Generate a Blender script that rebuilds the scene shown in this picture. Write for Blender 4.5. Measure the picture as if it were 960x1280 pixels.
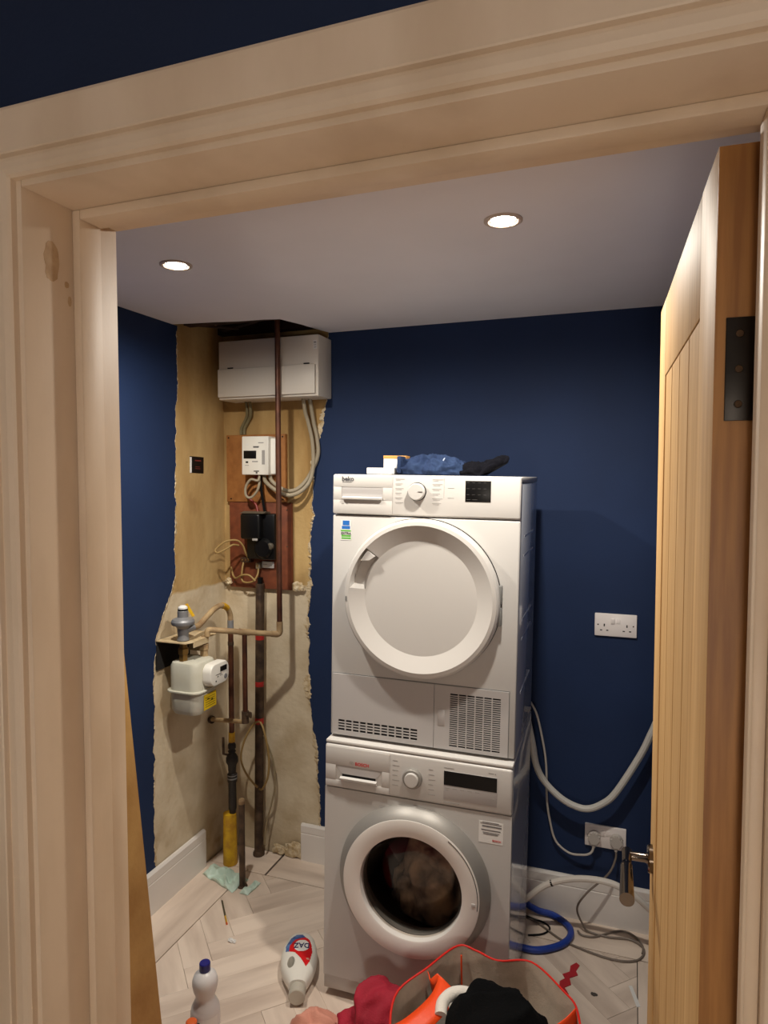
import bpy, bmesh, math, random
from mathutils import Vector, Matrix, noise
random.seed(7)
R = math.radians
S = bpy.context.scene
COL = S.collection
for o in list(bpy.data.objects):
    bpy.data.objects.remove(o)

# ------------------------------------------------------------------ camera
cam_d = bpy.data.cameras.new('camera')
cam = bpy.data.objects.new('camera', cam_d); COL.objects.link(cam)
cam_d.sensor_fit = 'VERTICAL'; cam_d.sensor_height = 36.0
cam_d.lens = 36.0 * 850.0 / 1280.0
cam_d.clip_start = 0.02; cam_d.clip_end = 50
cam.location = (0, 0, 1.70)
cam.rotation_euler = (R(90 - 2.855), 0, R(20.144))
S.camera = cam
# ------------------------------------------------------------------ world, exposure
w = bpy.data.worlds.new('world'); S.world = w; w.use_nodes = True
w.node_tree.nodes['Background'].inputs[0].default_value = (0.9, 0.75, 0.6, 1)
w.node_tree.nodes['Background'].inputs[1].default_value = 0.012
S.view_settings.view_transform = 'Standard'; S.view_settings.look = 'None'
S.view_settings.exposure = 0.0; S.view_settings.gamma = 1.0
S.view_settings.use_curve_mapping = False
ROOM_W = 67.0          # each downlight in the utility room
HALL_W = 33.0          # hall lamp behind the camera
WARM = (1.0, 0.94, 0.84)
HALL_WARM = (1.0, 0.91, 0.81)

# ------------------------------------------------------------------ materials
def lin(c):
    out = []
    for v in c:
        v = v / 255.0
        out.append(v / 12.92 if v <= 0.04045 else ((v + 0.055) / 1.055) ** 2.4)
    return (*out, 1.0)
MATS = {}
def mat(name, rgb, rough=0.5, metal=0.0, var=0.0, scale=20.0, bump=0.0, bscale=60.0, rgb2=None,
        stretch=None, coat=0.0, coord='Object', detail=4.0, rand=0.0, trans=0.0, spec=0.5, emit=None, lo=0.35, hi=0.65):
    if name in MATS: return MATS[name]
    m = bpy.data.materials.new(name); m.use_nodes = True
    nt = m.node_tree; b = nt.nodes['Principled BSDF']
    b.inputs['Base Color'].default_value = lin(rgb)
    b.inputs['Roughness'].default_value = rough
    b.inputs['Metallic'].default_value = metal
    b.inputs['Coat Weight'].default_value = coat
    b.inputs['Specular IOR Level'].default_value = spec
    b.inputs['Transmission Weight'].default_value = trans
    if emit:
        b.inputs['Emission Color'].default_value = (*emit[0], 1); b.inputs['Emission Strength'].default_value = emit[1]
    if var or rgb2 or bump or rand:
        tc = nt.nodes.new('ShaderNodeTexCoord'); mp = nt.nodes.new('ShaderNodeMapping')
        if coord == 'World':
            g = nt.nodes.new('ShaderNodeNewGeometry'); nt.links.new(g.outputs['Position'], mp.inputs[0])
        else:
            nt.links.new(tc.outputs[coord], mp.inputs[0])
        if stretch: mp.inputs['Scale'].default_value = stretch
        if rand:
            oi = nt.nodes.new('ShaderNodeObjectInfo'); ml = nt.nodes.new('ShaderNodeMath'); ml.operation = 'MULTIPLY'
            ml.inputs[1].default_value = 37.0; nt.links.new(oi.outputs['Random'], ml.inputs[0])
            cx = nt.nodes.new('ShaderNodeCombineXYZ')
            for i in range(3): nt.links.new(ml.outputs[0], cx.inputs[i])
            nt.links.new(cx.outputs[0], mp.inputs['Location'])
    if var or rgb2 or rand:
        n = nt.nodes.new('ShaderNodeTexNoise'); n.inputs['Scale'].default_value = scale; n.inputs['Detail'].default_value = detail
        nt.links.new(mp.outputs[0], n.inputs['Vector'])
        cr = nt.nodes.new('ShaderNodeValToRGB'); e = cr.color_ramp.elements
        e[0].position = lo; e[1].position = hi
        if rgb2: e[0].color = lin(rgb2); e[1].color = lin(rgb)
        else:
            c = lin(rgb); e[0].color = (*[max(0, v * (1 - var)) for v in c[:3]], 1); e[1].color = (*[min(1, v * (1 + var)) for v in c[:3]], 1)
        nt.links.new(n.outputs['Fac'], cr.inputs['Fac'])
        last = cr.outputs['Color']
        if rand:
            hs = nt.nodes.new('ShaderNodeHueSaturation'); mr = nt.nodes.new('ShaderNodeMapRange')
            mr.inputs['To Min'].default_value = 1 - rand; mr.inputs['To Max'].default_value = 1 + rand
            nt.links.new(oi.outputs['Random'], mr.inputs['Value']); nt.links.new(mr.outputs[0], hs.inputs['Value'])
            nt.links.new(last, hs.inputs['Color']); last = hs.outputs['Color']
        nt.links.new(last, b.inputs['Base Color'])
    if bump:
        n2 = nt.nodes.new('ShaderNodeTexNoise'); n2.inputs['Scale'].default_value = bscale; n2.inputs['Detail'].default_value = 5
        nt.links.new(mp.outputs[0], n2.inputs['Vector'])
        bp = nt.nodes.new('ShaderNodeBump'); bp.inputs['Strength'].default_value = bump; bp.inputs['Distance'].default_value = 0.01
        nt.links.new(n2.outputs['Fac'], bp.inputs['Height']); nt.links.new(bp.outputs[0], b.inputs['Normal'])
    MATS[name] = m
    return m

BLUE = mat('navy wall paint', (19, 39, 74), 0.72, spec=0.35, var=0.07, scale=3.0, bump=0.04, bscale=160, coord='World')
HALLBLUE = mat('navy hall paint', (19, 34, 62), 0.75, spec=0.3, var=0.08, scale=4.0, bump=0.05, bscale=160, coord='World')
CEIL = mat('white ceiling paint', (236, 232, 236), 0.8, var=0.02, scale=3, coord='World')
FRAME = mat('primed frame timber', (222, 200, 174), 0.5, rgb2=(206, 182, 154), scale=3.5, stretch=(2.4, 2.4, .9), coord='World', bump=0.02, bscale=90, lo=.3, hi=.55)
SKIRT = mat('white skirting', (226, 220, 214), 0.45, var=0.03, scale=4, coord='World')
CHIP = mat('torn plaster edge', (216, 200, 170), 0.9, rgb2=(190, 165, 125), scale=60, coord='World', bump=0.4, bscale=200)
OAK = mat('pale oak door', (196, 158, 106), 0.6, spec=.3, rgb2=(182, 142, 90), scale=5, stretch=(14, 14, 0.9), coord='Object', bump=0.03, bscale=60, rand=0.03)
OAKEDGE = mat('darkened oak edge', (172, 120, 62), 0.5, rgb2=(140, 92, 44), scale=6, stretch=(14, 14, 0.8), coord='Object')  # oak darkened in colour for its weaker light and its darker edge
WHITE = mat('white enamel', (196, 193, 189), 0.55, spec=.4)
WHITE2 = mat('white plastic', (200, 196, 191), 0.36)
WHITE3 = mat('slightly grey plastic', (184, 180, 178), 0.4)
SIDE = mat('glossy side panel', (214, 216, 222), 0.16, coat=0.5, bump=0.01, bscale=6)
SILVER = mat('silver trim', (150, 146, 140), 0.45, metal=0.35)
CHROME = mat('chrome', (190, 184, 176), 0.12, metal=1.0)
NICKEL = mat('dark nickel', (120, 108, 96), 0.16, metal=1.0)
BLACK = mat('black plastic', (12, 11, 11), 0.35, spec=.35)
DARK = mat('dark cavity', (16, 13, 12), 0.9)
PRINT = mat('grey print', (158, 154, 150), 0.5)
PRINTD = mat('dim display print', (64, 62, 60), 0.5)
GASKET = mat('grey rubber', (120, 120, 118), 0.5)
COPPER = mat('weathered copper', (104, 62, 42), 0.42, metal=0.35, rgb2=(70, 42, 32), scale=14, coord='World', bump=0.05)
PAINTPIPE = mat('dusty painted pipe', (178, 152, 112), 0.7, rgb2=(140, 112, 80), scale=20, coord='World', bump=0.1)
STEEL = mat('rusty steel', (96, 76, 58), 0.6, metal=0.3, rgb2=(58, 44, 36), scale=25, coord='World', bump=0.2, bscale=90)
TAPE_R = mat('red tape', (170, 36, 32), 0.5)
YELLOW = mat('yellow sleeve', (222, 178, 30), 0.5, rgb2=(190, 140, 30), scale=30, coord='World', bump=0.2)
GREYMET = mat('grey cast metal', (138, 138, 140), 0.45, metal=0.3)
BRASS = mat('brass', (150, 116, 62), 0.4, metal=0.7)
METER = mat('cream meter enamel', (206, 204, 190), 0.4, rgb2=(192, 188, 170), scale=9, coord='Object')
METERW = mat('white meter plastic', (230, 226, 216), 0.4)
YLABEL = mat('yellow label', (226, 190, 30), 0.5)
CREAMCARD = mat('painted sheet metal', (206, 186, 150), 0.7, rgb2=(180, 156, 116), scale=18, coord='World')
BOARD1 = mat('orange chipboard', (158, 104, 52), 0.75, rgb2=(142, 90, 42), scale=40, coord='World', bump=0.05)
BOARD2 = mat('reddish hardboard', (124, 64, 36), 0.7, rgb2=(104, 52, 30), scale=30, coord='World', bump=0.04)
FUSEW = mat('white unit casing', (216, 208, 196), 0.42)
CABLEG = mat('grey cable', (150, 138, 116), 0.55)
CABLEB = mat('beige cable', (150, 122, 72), 0.6)
CABLER = mat('red cable', (120, 30, 24), 0.5)
HOSE = mat('grey corrugated hose', (196, 192, 184), 0.5)
HOSEB = mat('blue inlet hose', (32, 62, 150), 0.35)
CORD = mat('grey cord', (118, 106, 96), 0.5)
PLUG = mat('grey plug', (188, 180, 172), 0.45)
TAN = mat('brown board backing', (190, 148, 86), 0.8, rgb2=(168, 124, 66), scale=7, coord='World', bump=0.12, bscale=50)
LAM = mat('grey oak laminate', (230, 212, 195), 0.42, rgb2=(198, 178, 162), scale=2.4, stretch=(1.0, 6.0, 1.0), coord='Object', rand=0.06, detail=4, bump=0.02, bscale=40, lo=0.3, hi=0.62)
UNDER = mat('dark underlay', (40, 32, 28), 0.95)
DENIM = mat('blue denim', (42, 58, 88), 0.9, spec=.2, rgb2=(28, 42, 72), scale=14, bump=0.3, bscale=300)
DENIMD = mat('black cloth', (13, 13, 19), 0.95, spec=.1, bump=0.3, bscale=250)
REDC = mat('crimson cloth', (168, 20, 48), 0.8, rgb2=(140, 12, 36), scale=8, bump=0.2, bscale=250)
PINKC = mat('pink cloth', (206, 142, 122), 0.85, bump=0.2, bscale=250)
GREYC = mat('grey green cloth', (166, 166, 150), 0.85, bump=0.2, bscale=250)
BLACKC = mat('black garment', (8, 8, 9), 0.95, spec=.12, bump=0.3, bscale=220)
WHITEC = mat('white garment', (222, 216, 206), 0.85, bump=0.2, bscale=250)
CHECKC = mat('dark grey garment', (44, 42, 42), 0.9, spec=.2, rgb2=(20, 20, 22), scale=50)
BAGRED = mat('red bag plastic', (206, 30, 18), 0.4, bump=0.1, bscale=120)
BAGORANGE = mat('orange bag strap', (238, 74, 18), 0.5, bump=0.08, bscale=120)
BAGIN = mat('woven white bag lining', (214, 196, 176), 0.5, var=0.06, scale=40, bump=0.1, bscale=200)
MINT = mat('pale mint plastic bag', (200, 222, 208), 0.4, bump=0.2, bscale=60)
NAVYCAP = mat('navy cap', (30, 30, 110), 0.35)
HDPE = mat('white bottle plastic', (226, 222, 212), 0.35, coat=0.1)
HDPE2 = mat('blueish white bottle plastic', (214, 210, 208), 0.35)
CAPGREY = mat('grey cap plastic', (186, 180, 166), 0.45)
DAZRED = mat('red label', (206, 18, 24), 0.4)
DAZBLUE = mat('blue label', (92, 126, 176), 0.4, rgb2=(40, 66, 130), scale=60)
DAZNAVY = mat('navy lettering', (24, 28, 90), 0.4)
LABELW = mat('white label', (228, 226, 222), 0.45)
LABELG = mat('green label', (96, 176, 70), 0.45)
LABELB = mat('blue sticker', (40, 110, 190), 0.45)
REDTXT = mat('red lettering', (190, 30, 34), 0.5)
ORANGE = mat('orange plastic', (206, 92, 40), 0.4)
WOOD = mat('tan wood', (196, 140, 70), 0.6)
JOIST = mat('dark timber', (58, 34, 24), 0.9, rgb2=(36, 22, 16), scale=8, coord='World')
LATCHB = mat('blackened hinge', (34, 28, 22), 0.4, metal=0.6)
SOCKET = mat('white socket plastic', (232, 224, 220), 0.3)

def plaster_mat():
    m = bpy.data.materials.new('bare plaster'); m.use_nodes = True
    nt = m.node_tree; L = nt.links.new; b = nt.nodes['Principled BSDF']; b.inputs['Roughness'].default_value = 0.92
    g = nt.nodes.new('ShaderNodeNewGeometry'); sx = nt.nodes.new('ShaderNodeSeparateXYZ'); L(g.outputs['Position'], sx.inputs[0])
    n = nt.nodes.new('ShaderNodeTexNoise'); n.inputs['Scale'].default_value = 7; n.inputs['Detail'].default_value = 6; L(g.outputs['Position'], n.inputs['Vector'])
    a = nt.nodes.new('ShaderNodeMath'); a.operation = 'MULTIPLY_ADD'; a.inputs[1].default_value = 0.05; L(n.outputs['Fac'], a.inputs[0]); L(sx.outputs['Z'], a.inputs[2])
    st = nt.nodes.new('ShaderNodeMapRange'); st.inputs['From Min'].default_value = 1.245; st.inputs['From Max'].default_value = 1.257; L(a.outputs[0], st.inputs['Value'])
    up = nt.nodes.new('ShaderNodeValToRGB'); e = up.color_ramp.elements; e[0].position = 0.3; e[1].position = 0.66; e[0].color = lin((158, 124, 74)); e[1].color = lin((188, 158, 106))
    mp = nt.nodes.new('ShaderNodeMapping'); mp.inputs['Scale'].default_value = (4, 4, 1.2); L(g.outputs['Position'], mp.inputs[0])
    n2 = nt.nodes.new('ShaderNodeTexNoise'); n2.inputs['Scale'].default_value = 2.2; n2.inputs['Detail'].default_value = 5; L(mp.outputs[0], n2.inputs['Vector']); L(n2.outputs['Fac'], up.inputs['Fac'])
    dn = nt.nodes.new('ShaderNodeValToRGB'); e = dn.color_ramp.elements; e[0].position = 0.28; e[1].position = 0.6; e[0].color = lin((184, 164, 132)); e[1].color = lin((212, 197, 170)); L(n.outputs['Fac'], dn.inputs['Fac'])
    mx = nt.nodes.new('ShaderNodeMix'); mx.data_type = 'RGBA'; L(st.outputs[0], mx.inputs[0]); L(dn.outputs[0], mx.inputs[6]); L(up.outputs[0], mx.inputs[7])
    # sparse brown damp stains and old fixing marks
    n3 = nt.nodes.new('ShaderNodeTexNoise'); n3.inputs['Scale'].default_value = 5.5; n3.inputs['Detail'].default_value = 3; L(g.outputs['Position'], n3.inputs['Vector'])
    r3 = nt.nodes.new('ShaderNodeMapRange'); r3.inputs['From Min'].default_value = 0.66; r3.inputs['From Max'].default_value = 0.76; r3.inputs['To Max'].default_value = 0.7; L(n3.outputs['Fac'], r3.inputs['Value'])
    mx2 = nt.nodes.new('ShaderNodeMix'); mx2.data_type = 'RGBA'; L(r3.outputs[0], mx2.inputs[0]); L(mx.outputs[2], mx2.inputs[6]); mx2.inputs[7].default_value = lin((150, 116, 72))
    L(mx2.outputs[2], b.inputs['Base Color'])
    bp = nt.nodes.new('ShaderNodeBump'); bp.inputs['Strength'].default_value = 0.25; bp.inputs['Distance'].default_value = 0.01
    n4 = nt.nodes.new('ShaderNodeTexNoise'); n4.inputs['Scale'].default_value = 45; n4.inputs['Detail'].default_value = 6; L(g.outputs['Position'], n4.inputs['Vector'])
    L(n4.outputs['Fac'], bp.inputs['Height']); L(bp.outputs[0], b.inputs['Normal'])
    return m
PLASTER = plaster_mat()

def glass_mat(name, tint, gloss=0.06):
    m = bpy.data.materials.new(name); m.use_nodes = True
    nt = m.node_tree; L = nt.links.new; nt.nodes.remove(nt.nodes['Principled BSDF'])
    t = nt.nodes.new('ShaderNodeBsdfTransparent'); t.inputs[0].default_value = (*tint, 1)
    g = nt.nodes.new('ShaderNodeBsdfGlossy'); g.inputs['Roughness'].default_value = 0.04
    f = nt.nodes.new('ShaderNodeFresnel'); f.inputs[0].default_value = 1.45
    mx = nt.nodes.new('ShaderNodeMixShader'); L(f.outputs[0], mx.inputs[0]); L(t.outputs[0], mx.inputs[1]); L(g.outputs[0], mx.inputs[2])
    L(mx.outputs[0], nt.nodes['Material Output'].inputs[0])
    return m
GLASS = glass_mat('smoked door glass', (0.80, 0.76, 0.72))

# ------------------------------------------------------------------ object helpers
def link(name, me, m=None, parent=None, loc=None, rot=None, smooth=False):
    o = bpy.data.objects.new(name, me); COL.objects.link(o)
    if m and not me.materials: me.materials.append(m)
    if parent: o.parent = parent
    if loc: o.location = loc
    if rot: o.rotation_euler = rot
    if smooth:
        for p in me.polygons: p.use_smooth = True
        try: me.set_sharp_from_angle(angle=R(31))
        except Exception: pass
    return o
def from_bm(name, bm, m, parent=None, loc=None, rot=None, smooth=False):
    bmesh.ops.recalc_face_normals(bm, faces=bm.faces)
    me = bpy.data.meshes.new(name); bm.to_mesh(me); bm.free()
    return link(name, me, m, parent, loc, rot, smooth)
def empty(name, loc=(0, 0, 0), rot=(0, 0, 0)):
    o = bpy.data.objects.new(name, None); COL.objects.link(o); o.location = loc; o.rotation_euler = rot
    o.empty_display_size = 0.05
    return o
def tag(o, label, cat, group=None, kind=None):
    o['label'] = label; o['category'] = cat
    if group: o['group'] = group
    if kind: o['kind'] = kind
    return o
def bbox(bm, x0, x1, y0, y1, z0, z1, bev=0.0, seg=2):
    t = bmesh.new()
    bmesh.ops.create_cube(t, size=1.0)
    for v in t.verts:
        v.co = Vector((x0 + (v.co.x + .5) * (x1 - x0), y0 + (v.co.y + .5) * (y1 - y0), z0 + (v.co.z + .5) * (z1 - z0)))
    if bev: bmesh.ops.bevel(t, geom=t.edges[:], offset=bev, segments=seg, profile=0.5, affect='EDGES')
    merge(bm, t)
def merge(bm, t, mtx=None):
    me = bpy.data.meshes.new('tmp'); t.to_mesh(me); t.free()
    if mtx: me.transform(mtx)
    bm.from_mesh(me); bpy.data.meshes.remove(me)
def box(name, x0, x1, y0, y1, z0, z1, m, parent=None, bev=0.0, seg=2, **k):
    bm = bmesh.new(); bbox(bm, x0, x1, y0, y1, z0, z1, bev, seg)
    return from_bm(name, bm, m, parent, smooth=bev > 0, **k)
def boxes(name, lst, m, parent=None, bev=0.0, **k):
    bm = bmesh.new()
    for b in lst: bbox(bm, *b, bev)
    o = from_bm(name, bm, m, parent, smooth=bev > 0, **k)
    if any(q in name for q in ('print', 'lettering', 'mark', 'slats', 'sticker_', 'logo_bar', 'grille')): o['kind'] = 'stuff'   # far too small to pick apart
    return o
def prism_bm(pts, a0, a1, axis='z'):
    bm = bmesh.new()
    def P(u, v, a): return (u, v, a) if axis == 'z' else ((u, a, v) if axis == 'y' else (a, u, v))
    A = [bm.verts.new(P(u, v, a0)) for u, v in pts]; B = [bm.verts.new(P(u, v, a1)) for u, v in pts]
    n = len(pts); bm.faces.new(A); bm.faces.new(B)
    for i in range(n): bm.faces.new((A[i], A[(i + 1) % n], B[(i + 1) % n], B[i]))
    return bm
def prism(name, pts, a0, a1, axis, m, parent=None, **k):
    return from_bm(name, prism_bm(pts, a0, a1, axis), m, parent, **k)
def lathe_bm(prof, seg=48, axis='z', fn=None):
    """prof: (radius, height) list; fn(i, angle) may alter a profile point"""
    bm = bmesh.new(); rings = []
    for i, (r, h) in enumerate(prof):
        ring = []
        for k in range(seg):
            a = 2 * math.pi * k / seg; rr, hh = (r, h) if fn is None else fn(i, a, r, h)
            c, s = rr * math.cos(a), rr * math.sin(a)
            ring.append(bm.verts.new((c, s, hh) if axis == 'z' else ((c, hh, s) if axis == 'y' else (hh, c, s))))
        rings.append(ring)
    for i in range(len(rings) - 1):
        for k in range(seg):
            bm.faces.new((rings[i][k], rings[i][(k + 1) % seg], rings[i + 1][(k + 1) % seg], rings[i + 1][k]))
    if prof[0][0] > 1e-6: bm.faces.new(rings[0])
    if prof[-1][0] > 1e-6: bm.faces.new(rings[-1])
    bmesh.ops.remove_doubles(bm, verts=bm.verts, dist=1e-6)
    return bm
def lathe(name, prof, m, parent=None, seg=48, axis='z', fn=None, **k):
    return from_bm(name, lathe_bm(prof, seg, axis, fn), m, parent, smooth=True, **k)
def ring_lathe(name, prof, m, parent=None, seg=64, axis='y', **k):
    """open profile, no end caps"""
    bm = bmesh.new(); rings = []
    for r, h in prof:
        rings.append([bm.verts.new((r * math.cos(2 * math.pi * q / seg), h, r * math.sin(2 * math.pi * q / seg)) if axis == 'y' else
                      (r * math.cos(2 * math.pi * q / seg), r * math.sin(2 * math.pi * q / seg), h)) for q in range(seg)])
    for i in range(len(rings) - 1):
        for q in range(seg): bm.faces.new((rings[i][q], rings[i][(q + 1) % seg], rings[i + 1][(q + 1) % seg], rings[i + 1][q]))
    return from_bm(name, bm, m, parent, smooth=True, **k)
def catmull(pts, n=8, closed=False):
    P = [Vector(p) for p in pts]; out = []
    N = len(P)
    for i in range(N if closed else N - 1):
        if closed: p0, p1, p2, p3 = P[(i - 1) % N], P[i], P[(i + 1) % N], P[(i + 2) % N]
        else: p0, p1, p2, p3 = P[max(i - 1, 0)], P[i], P[i + 1], P[min(i + 2, N - 1)]
        for k in range(n):
            t = k / n
            out.append(0.5 * ((2 * p1) + (-p0 + p2) * t + (2 * p0 - 5 * p1 + 4 * p2 - p3) * t * t + (-p0 + 3 * p1 - 3 * p2 + p3) * t ** 3))
    if not closed: out.append(P[-1])
    return out
def tube_bm(pts, r, seg=12, rfn=None):
    bm = bmesh.new(); rings = []; prev = None; n = len(pts)
    P = [Vector(p) for p in pts]
    for i, p in enumerate(P):
        t = (P[min(i + 1, n - 1)] - P[max(i - 1, 0)]).normalized()
        if prev is None:
            u = t.orthogonal().normalized()
        else:
            u = (prev - t * prev.dot(t)).normalized()
        prev = u; v = t.cross(u); rr = r if rfn is None else rfn(i, n)
        rings.append([bm.verts.new(p + (u * math.cos(2 * math.pi * k / seg) + v * math.sin(2 * math.pi * k / seg)) * rr) for k in range(seg)])
    for i in range(n - 1):
        for k in range(seg): bm.faces.new((rings[i][k], rings[i][(k + 1) % seg], rings[i + 1][(k + 1) % seg], rings[i + 1][k]))
    bm.faces.new(rings[0]); bm.faces.new(rings[-1])
    return bm
def tube(name, pts, r, m, parent=None, n=8, seg=12, curve=True, rfn=None, **k):
    return from_bm(name, tube_bm(catmull(pts, n) if curve else pts, r, seg, rfn), m, parent, smooth=True, **k)
def bent(pts, rad=0.03, n=6):
    """polyline with rounded corners"""
    P = [Vector(p) for p in pts]; out = [P[0]]
    for i in range(1, len(P) - 1):
        a = (P[i - 1] - P[i]); b = (P[i + 1] - P[i]); d = min(rad, a.length * .45, b.length * .45)
        s, e = P[i] + a.normalized() * d, P[i] + b.normalized() * d
        for k in range(n + 1):
            t = k / n; out.append(s * (1 - t) ** 2 + P[i] * 2 * t * (1 - t) + e * t * t)
    out.append(P[-1]); return out
def text_mesh(s, size, extrude=0.0004, bold=False, align='LEFT'):
    cu = bpy.data.curves.new('t', 'FONT'); cu.body = s; cu.size = size; cu.extrude = extrude; cu.align_x = align; cu.resolution_u = 3
    if bold: cu.offset = size * 0.018
    ob = bpy.data.objects.new('t', cu); COL.objects.link(ob)
    dg = bpy.context.evaluated_depsgraph_get(); dg.update()
    me = bpy.data.meshes.new_from_object(ob.evaluated_get(dg))
    bpy.data.objects.remove(ob); bpy.data.curves.remove(cu); me.materials.clear()
    return me
def text(name, s, size, m, parent, loc, rot=(R(90), 0, 0), bold=False, align='LEFT'):
    return link(name, text_mesh(s, size, bold=bold, align=align), m, parent, loc, rot)

# ------------------------------------------------------------------ room dimensions (metres)
XL, XR, YF, YB, ZC = -1.745, 0.235, 0.741, 2.655, 2.315
LX, RX, FY = -0.650, 0.1125, 0.591        # door lining faces, hall face of the front wall

# ------------------------------------------------------------------ structure
def lerp_poly(cp, step=0.006):
    out = []
    for (a0, z0), (a1, z1) in zip(cp[:-1], cp[1:]):
        n = max(2, int(abs(math.hypot(a1 - a0, z1 - z0)) / step))
        for i in range(n): out.append((a0 + (a1 - a0) * i / n, z0 + (z1 - z0) * i / n))
    out.append(cp[-1]); return out
def ragged(cp, amp, seed):
    out = []
    for a, z in lerp_poly(cp):
        d = noise.noise((z * 6, seed, 0)) * amp * 1.2 + noise.noise((z * 23, seed, 3)) * amp * .8 + noise.noise((z * 75, seed, 7)) * amp * .5 + max(0, noise.noise((z * 14, seed, 12)) - .25) * amp * 2.4
        out.append((a + d, z))
    return out
def chip_strip(name, edge, a_out, wmin, wmax, plane, off, parent, seed):
    """irregular crust of broken plaster along a torn paint edge; a_out = +1/-1 side to grow towards"""
    bm = bmesh.new(); rows = []
    for a, z in edge:
        wd = wmin + (wmax - wmin) * max(0, min(1, .15 + noise.noise((z * 7, seed, 1)) * 1.1 + noise.noise((z * 45, seed, 1)) * .6 + noise.noise((z * 130, seed, 5)) * .5))
        h = off * (0.6 + 0.8 * abs(noise.noise((z * 70, seed, 9))))
        pts = [(a - a_out * wd * .6, 0), (a, h), (a + a_out * wd, 0)]
        rows.append([bm.verts.new((plane[1] + plane[2] * hh, aa, z) if plane[0] == 'x' else (aa, plane[1] + plane[2] * hh, z)) for aa, hh in pts])
    for r0, r1 in zip(rows[:-1], rows[1:]):
        for i in range(2): bm.faces.new((r0[i], r0[i + 1], r1[i + 1], r1[i]))
    return from_bm(name, bm, CHIP, parent, smooth=True)

edgeL = ragged([(2.140, 0.0), (2.142, .162), (2.130, .249), (2.140, .438), (2.143, .756), (2.161, 1.068), (2.242, 1.212), (2.290, 1.302), (2.299, 1.692), (2.311, 1.951), (2.330, 2.315)], .010, 2)
edgeB = ragged([(-1.275, 0.0), (-1.275, .21), (-1.285, .497), (-1.312, .6), (-1.326, .813), (-1.325, .991), (-1.316, 1.274), (-1.306, 1.553), (-1.298, 1.726), (-1.266, 1.897), (-1.235, 2.032), (-1.225, 2.315)], .009, 11)
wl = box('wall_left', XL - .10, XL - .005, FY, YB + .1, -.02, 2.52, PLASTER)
tag(wl, 'navy painted left wall with a torn patch of bare plaster', 'wall', kind='structure')
prism('paint_layer', [(FY, 0), *edgeL, (FY, 2.315)], XL - .005, XL, 'x', BLUE, wl)
chip_strip('torn_edge', edgeL, 1, .0015, .020, ('x', XL - .004, 1), .007, wl, 4)
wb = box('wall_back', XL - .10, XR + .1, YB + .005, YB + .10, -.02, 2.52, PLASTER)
tag(wb, 'navy painted back wall with bare plaster behind the meters', 'wall', kind='structure')
prism('paint_layer', [*edgeB, (XR, 2.315), (XR, 0)], YB, YB + .005, 'y', BLUE, wb)
chip_strip('torn_edge', edgeB, -1, .002, .034, ('y', YB + .004, -1), .009, wb, 8)
tag(box('wall_right', XR, XR + .1, FY, YB + .1, -.02, 2.52, BLUE), 'navy painted right wall behind the oak door', 'wall', kind='structure')
tag(boxes('wall_front', [(-2.2, LX - .03, FY, YF, -.02, 2.52), (RX + .03, 1.6, FY, YF, -.02, 2.52), (LX - .03, RX + .03, FY, YF, 2.06, 2.52)], HALLBLUE),
    'navy wall around the doorway above the cream frame', 'wall', kind='structure')

# ceiling with the broken-out corner over the pipes
hole = [(-1.22, YB), (-1.235, 2.60), (-1.252, 2.53), (-1.262, 2.48), (-1.285, 2.41), (-1.298, 2.367), (-1.36, 2.352), (-1.47, 2.345), (-1.56, 2.325), (-1.66, 2.312), (XL, 2.297)]
ce = prism('ceiling', [(XL, YF), (XR, YF), (XR, YB)] + hole, ZC, ZC + .0125, 'z', CEIL)
tag(ce, 'white ceiling with a broken out corner above the fuse box', 'ceiling', kind='structure')
cv = box('floorboards_above', XL - .1, XR + .1, YF, YB + .1, 2.50, 2.53, JOIST, ce)
box('joist', -1.9, -.9, 2.375, 2.42, ZC + .0125, 2.50, JOIST, ce)
box('joist', -1.9, -.9, 2.62, 2.66, ZC + .02, 2.50, JOIST, ce)
for i, (x, y, a, l) in enumerate([(-1.66, 2.46, .5, .2), (-1.58, 2.53, -.3, .22), (-1.5, 2.44, .15, .26), (-1.62, 2.57, .1, .18)]):
    box('lath', -l / 2, l / 2, -.012, .012, 0, .006, JOIST, ce, loc=(x, y, ZC + .014 + i * .012), rot=(0, R(3 * (-1) ** i), a))

# floor: dark underlay + herringbone planks with a straight border
fl = box('floor', XL - .05, XR + .05, FY - .01, YB + .05, -.05, -.008, UNDER)
tag(fl, 'grey oak herringbone laminate floor with straight border planks', 'floor', kind='structure')
def clip(poly, x0, x1, y0, y1):
    for ax, val, s in ((0, x0, 1), (0, x1, -1), (1, y0, 1), (1, y1, -1)):
        out = []
        for i in range(len(poly)):
            p, q = poly[i], poly[(i + 1) % len(poly)]
            dp, dq = (p[ax] - val) * s, (q[ax] - val) * s
            if dp >= 0: out.append(p)
            if dp * dq < 0:
                t = dp / (dp - dq); out.append((p[0] + (q[0] - p[0]) * t, p[1] + (q[1] - p[1]) * t))
        poly = out
        if len(poly) < 3: return []
    return poly
def area(p): return abs(sum(p[i][0] * p[(i + 1) % len(p)][1] - p[(i + 1) % len(p)][0] * p[i][1] for i in range(len(p)))) / 2
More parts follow.
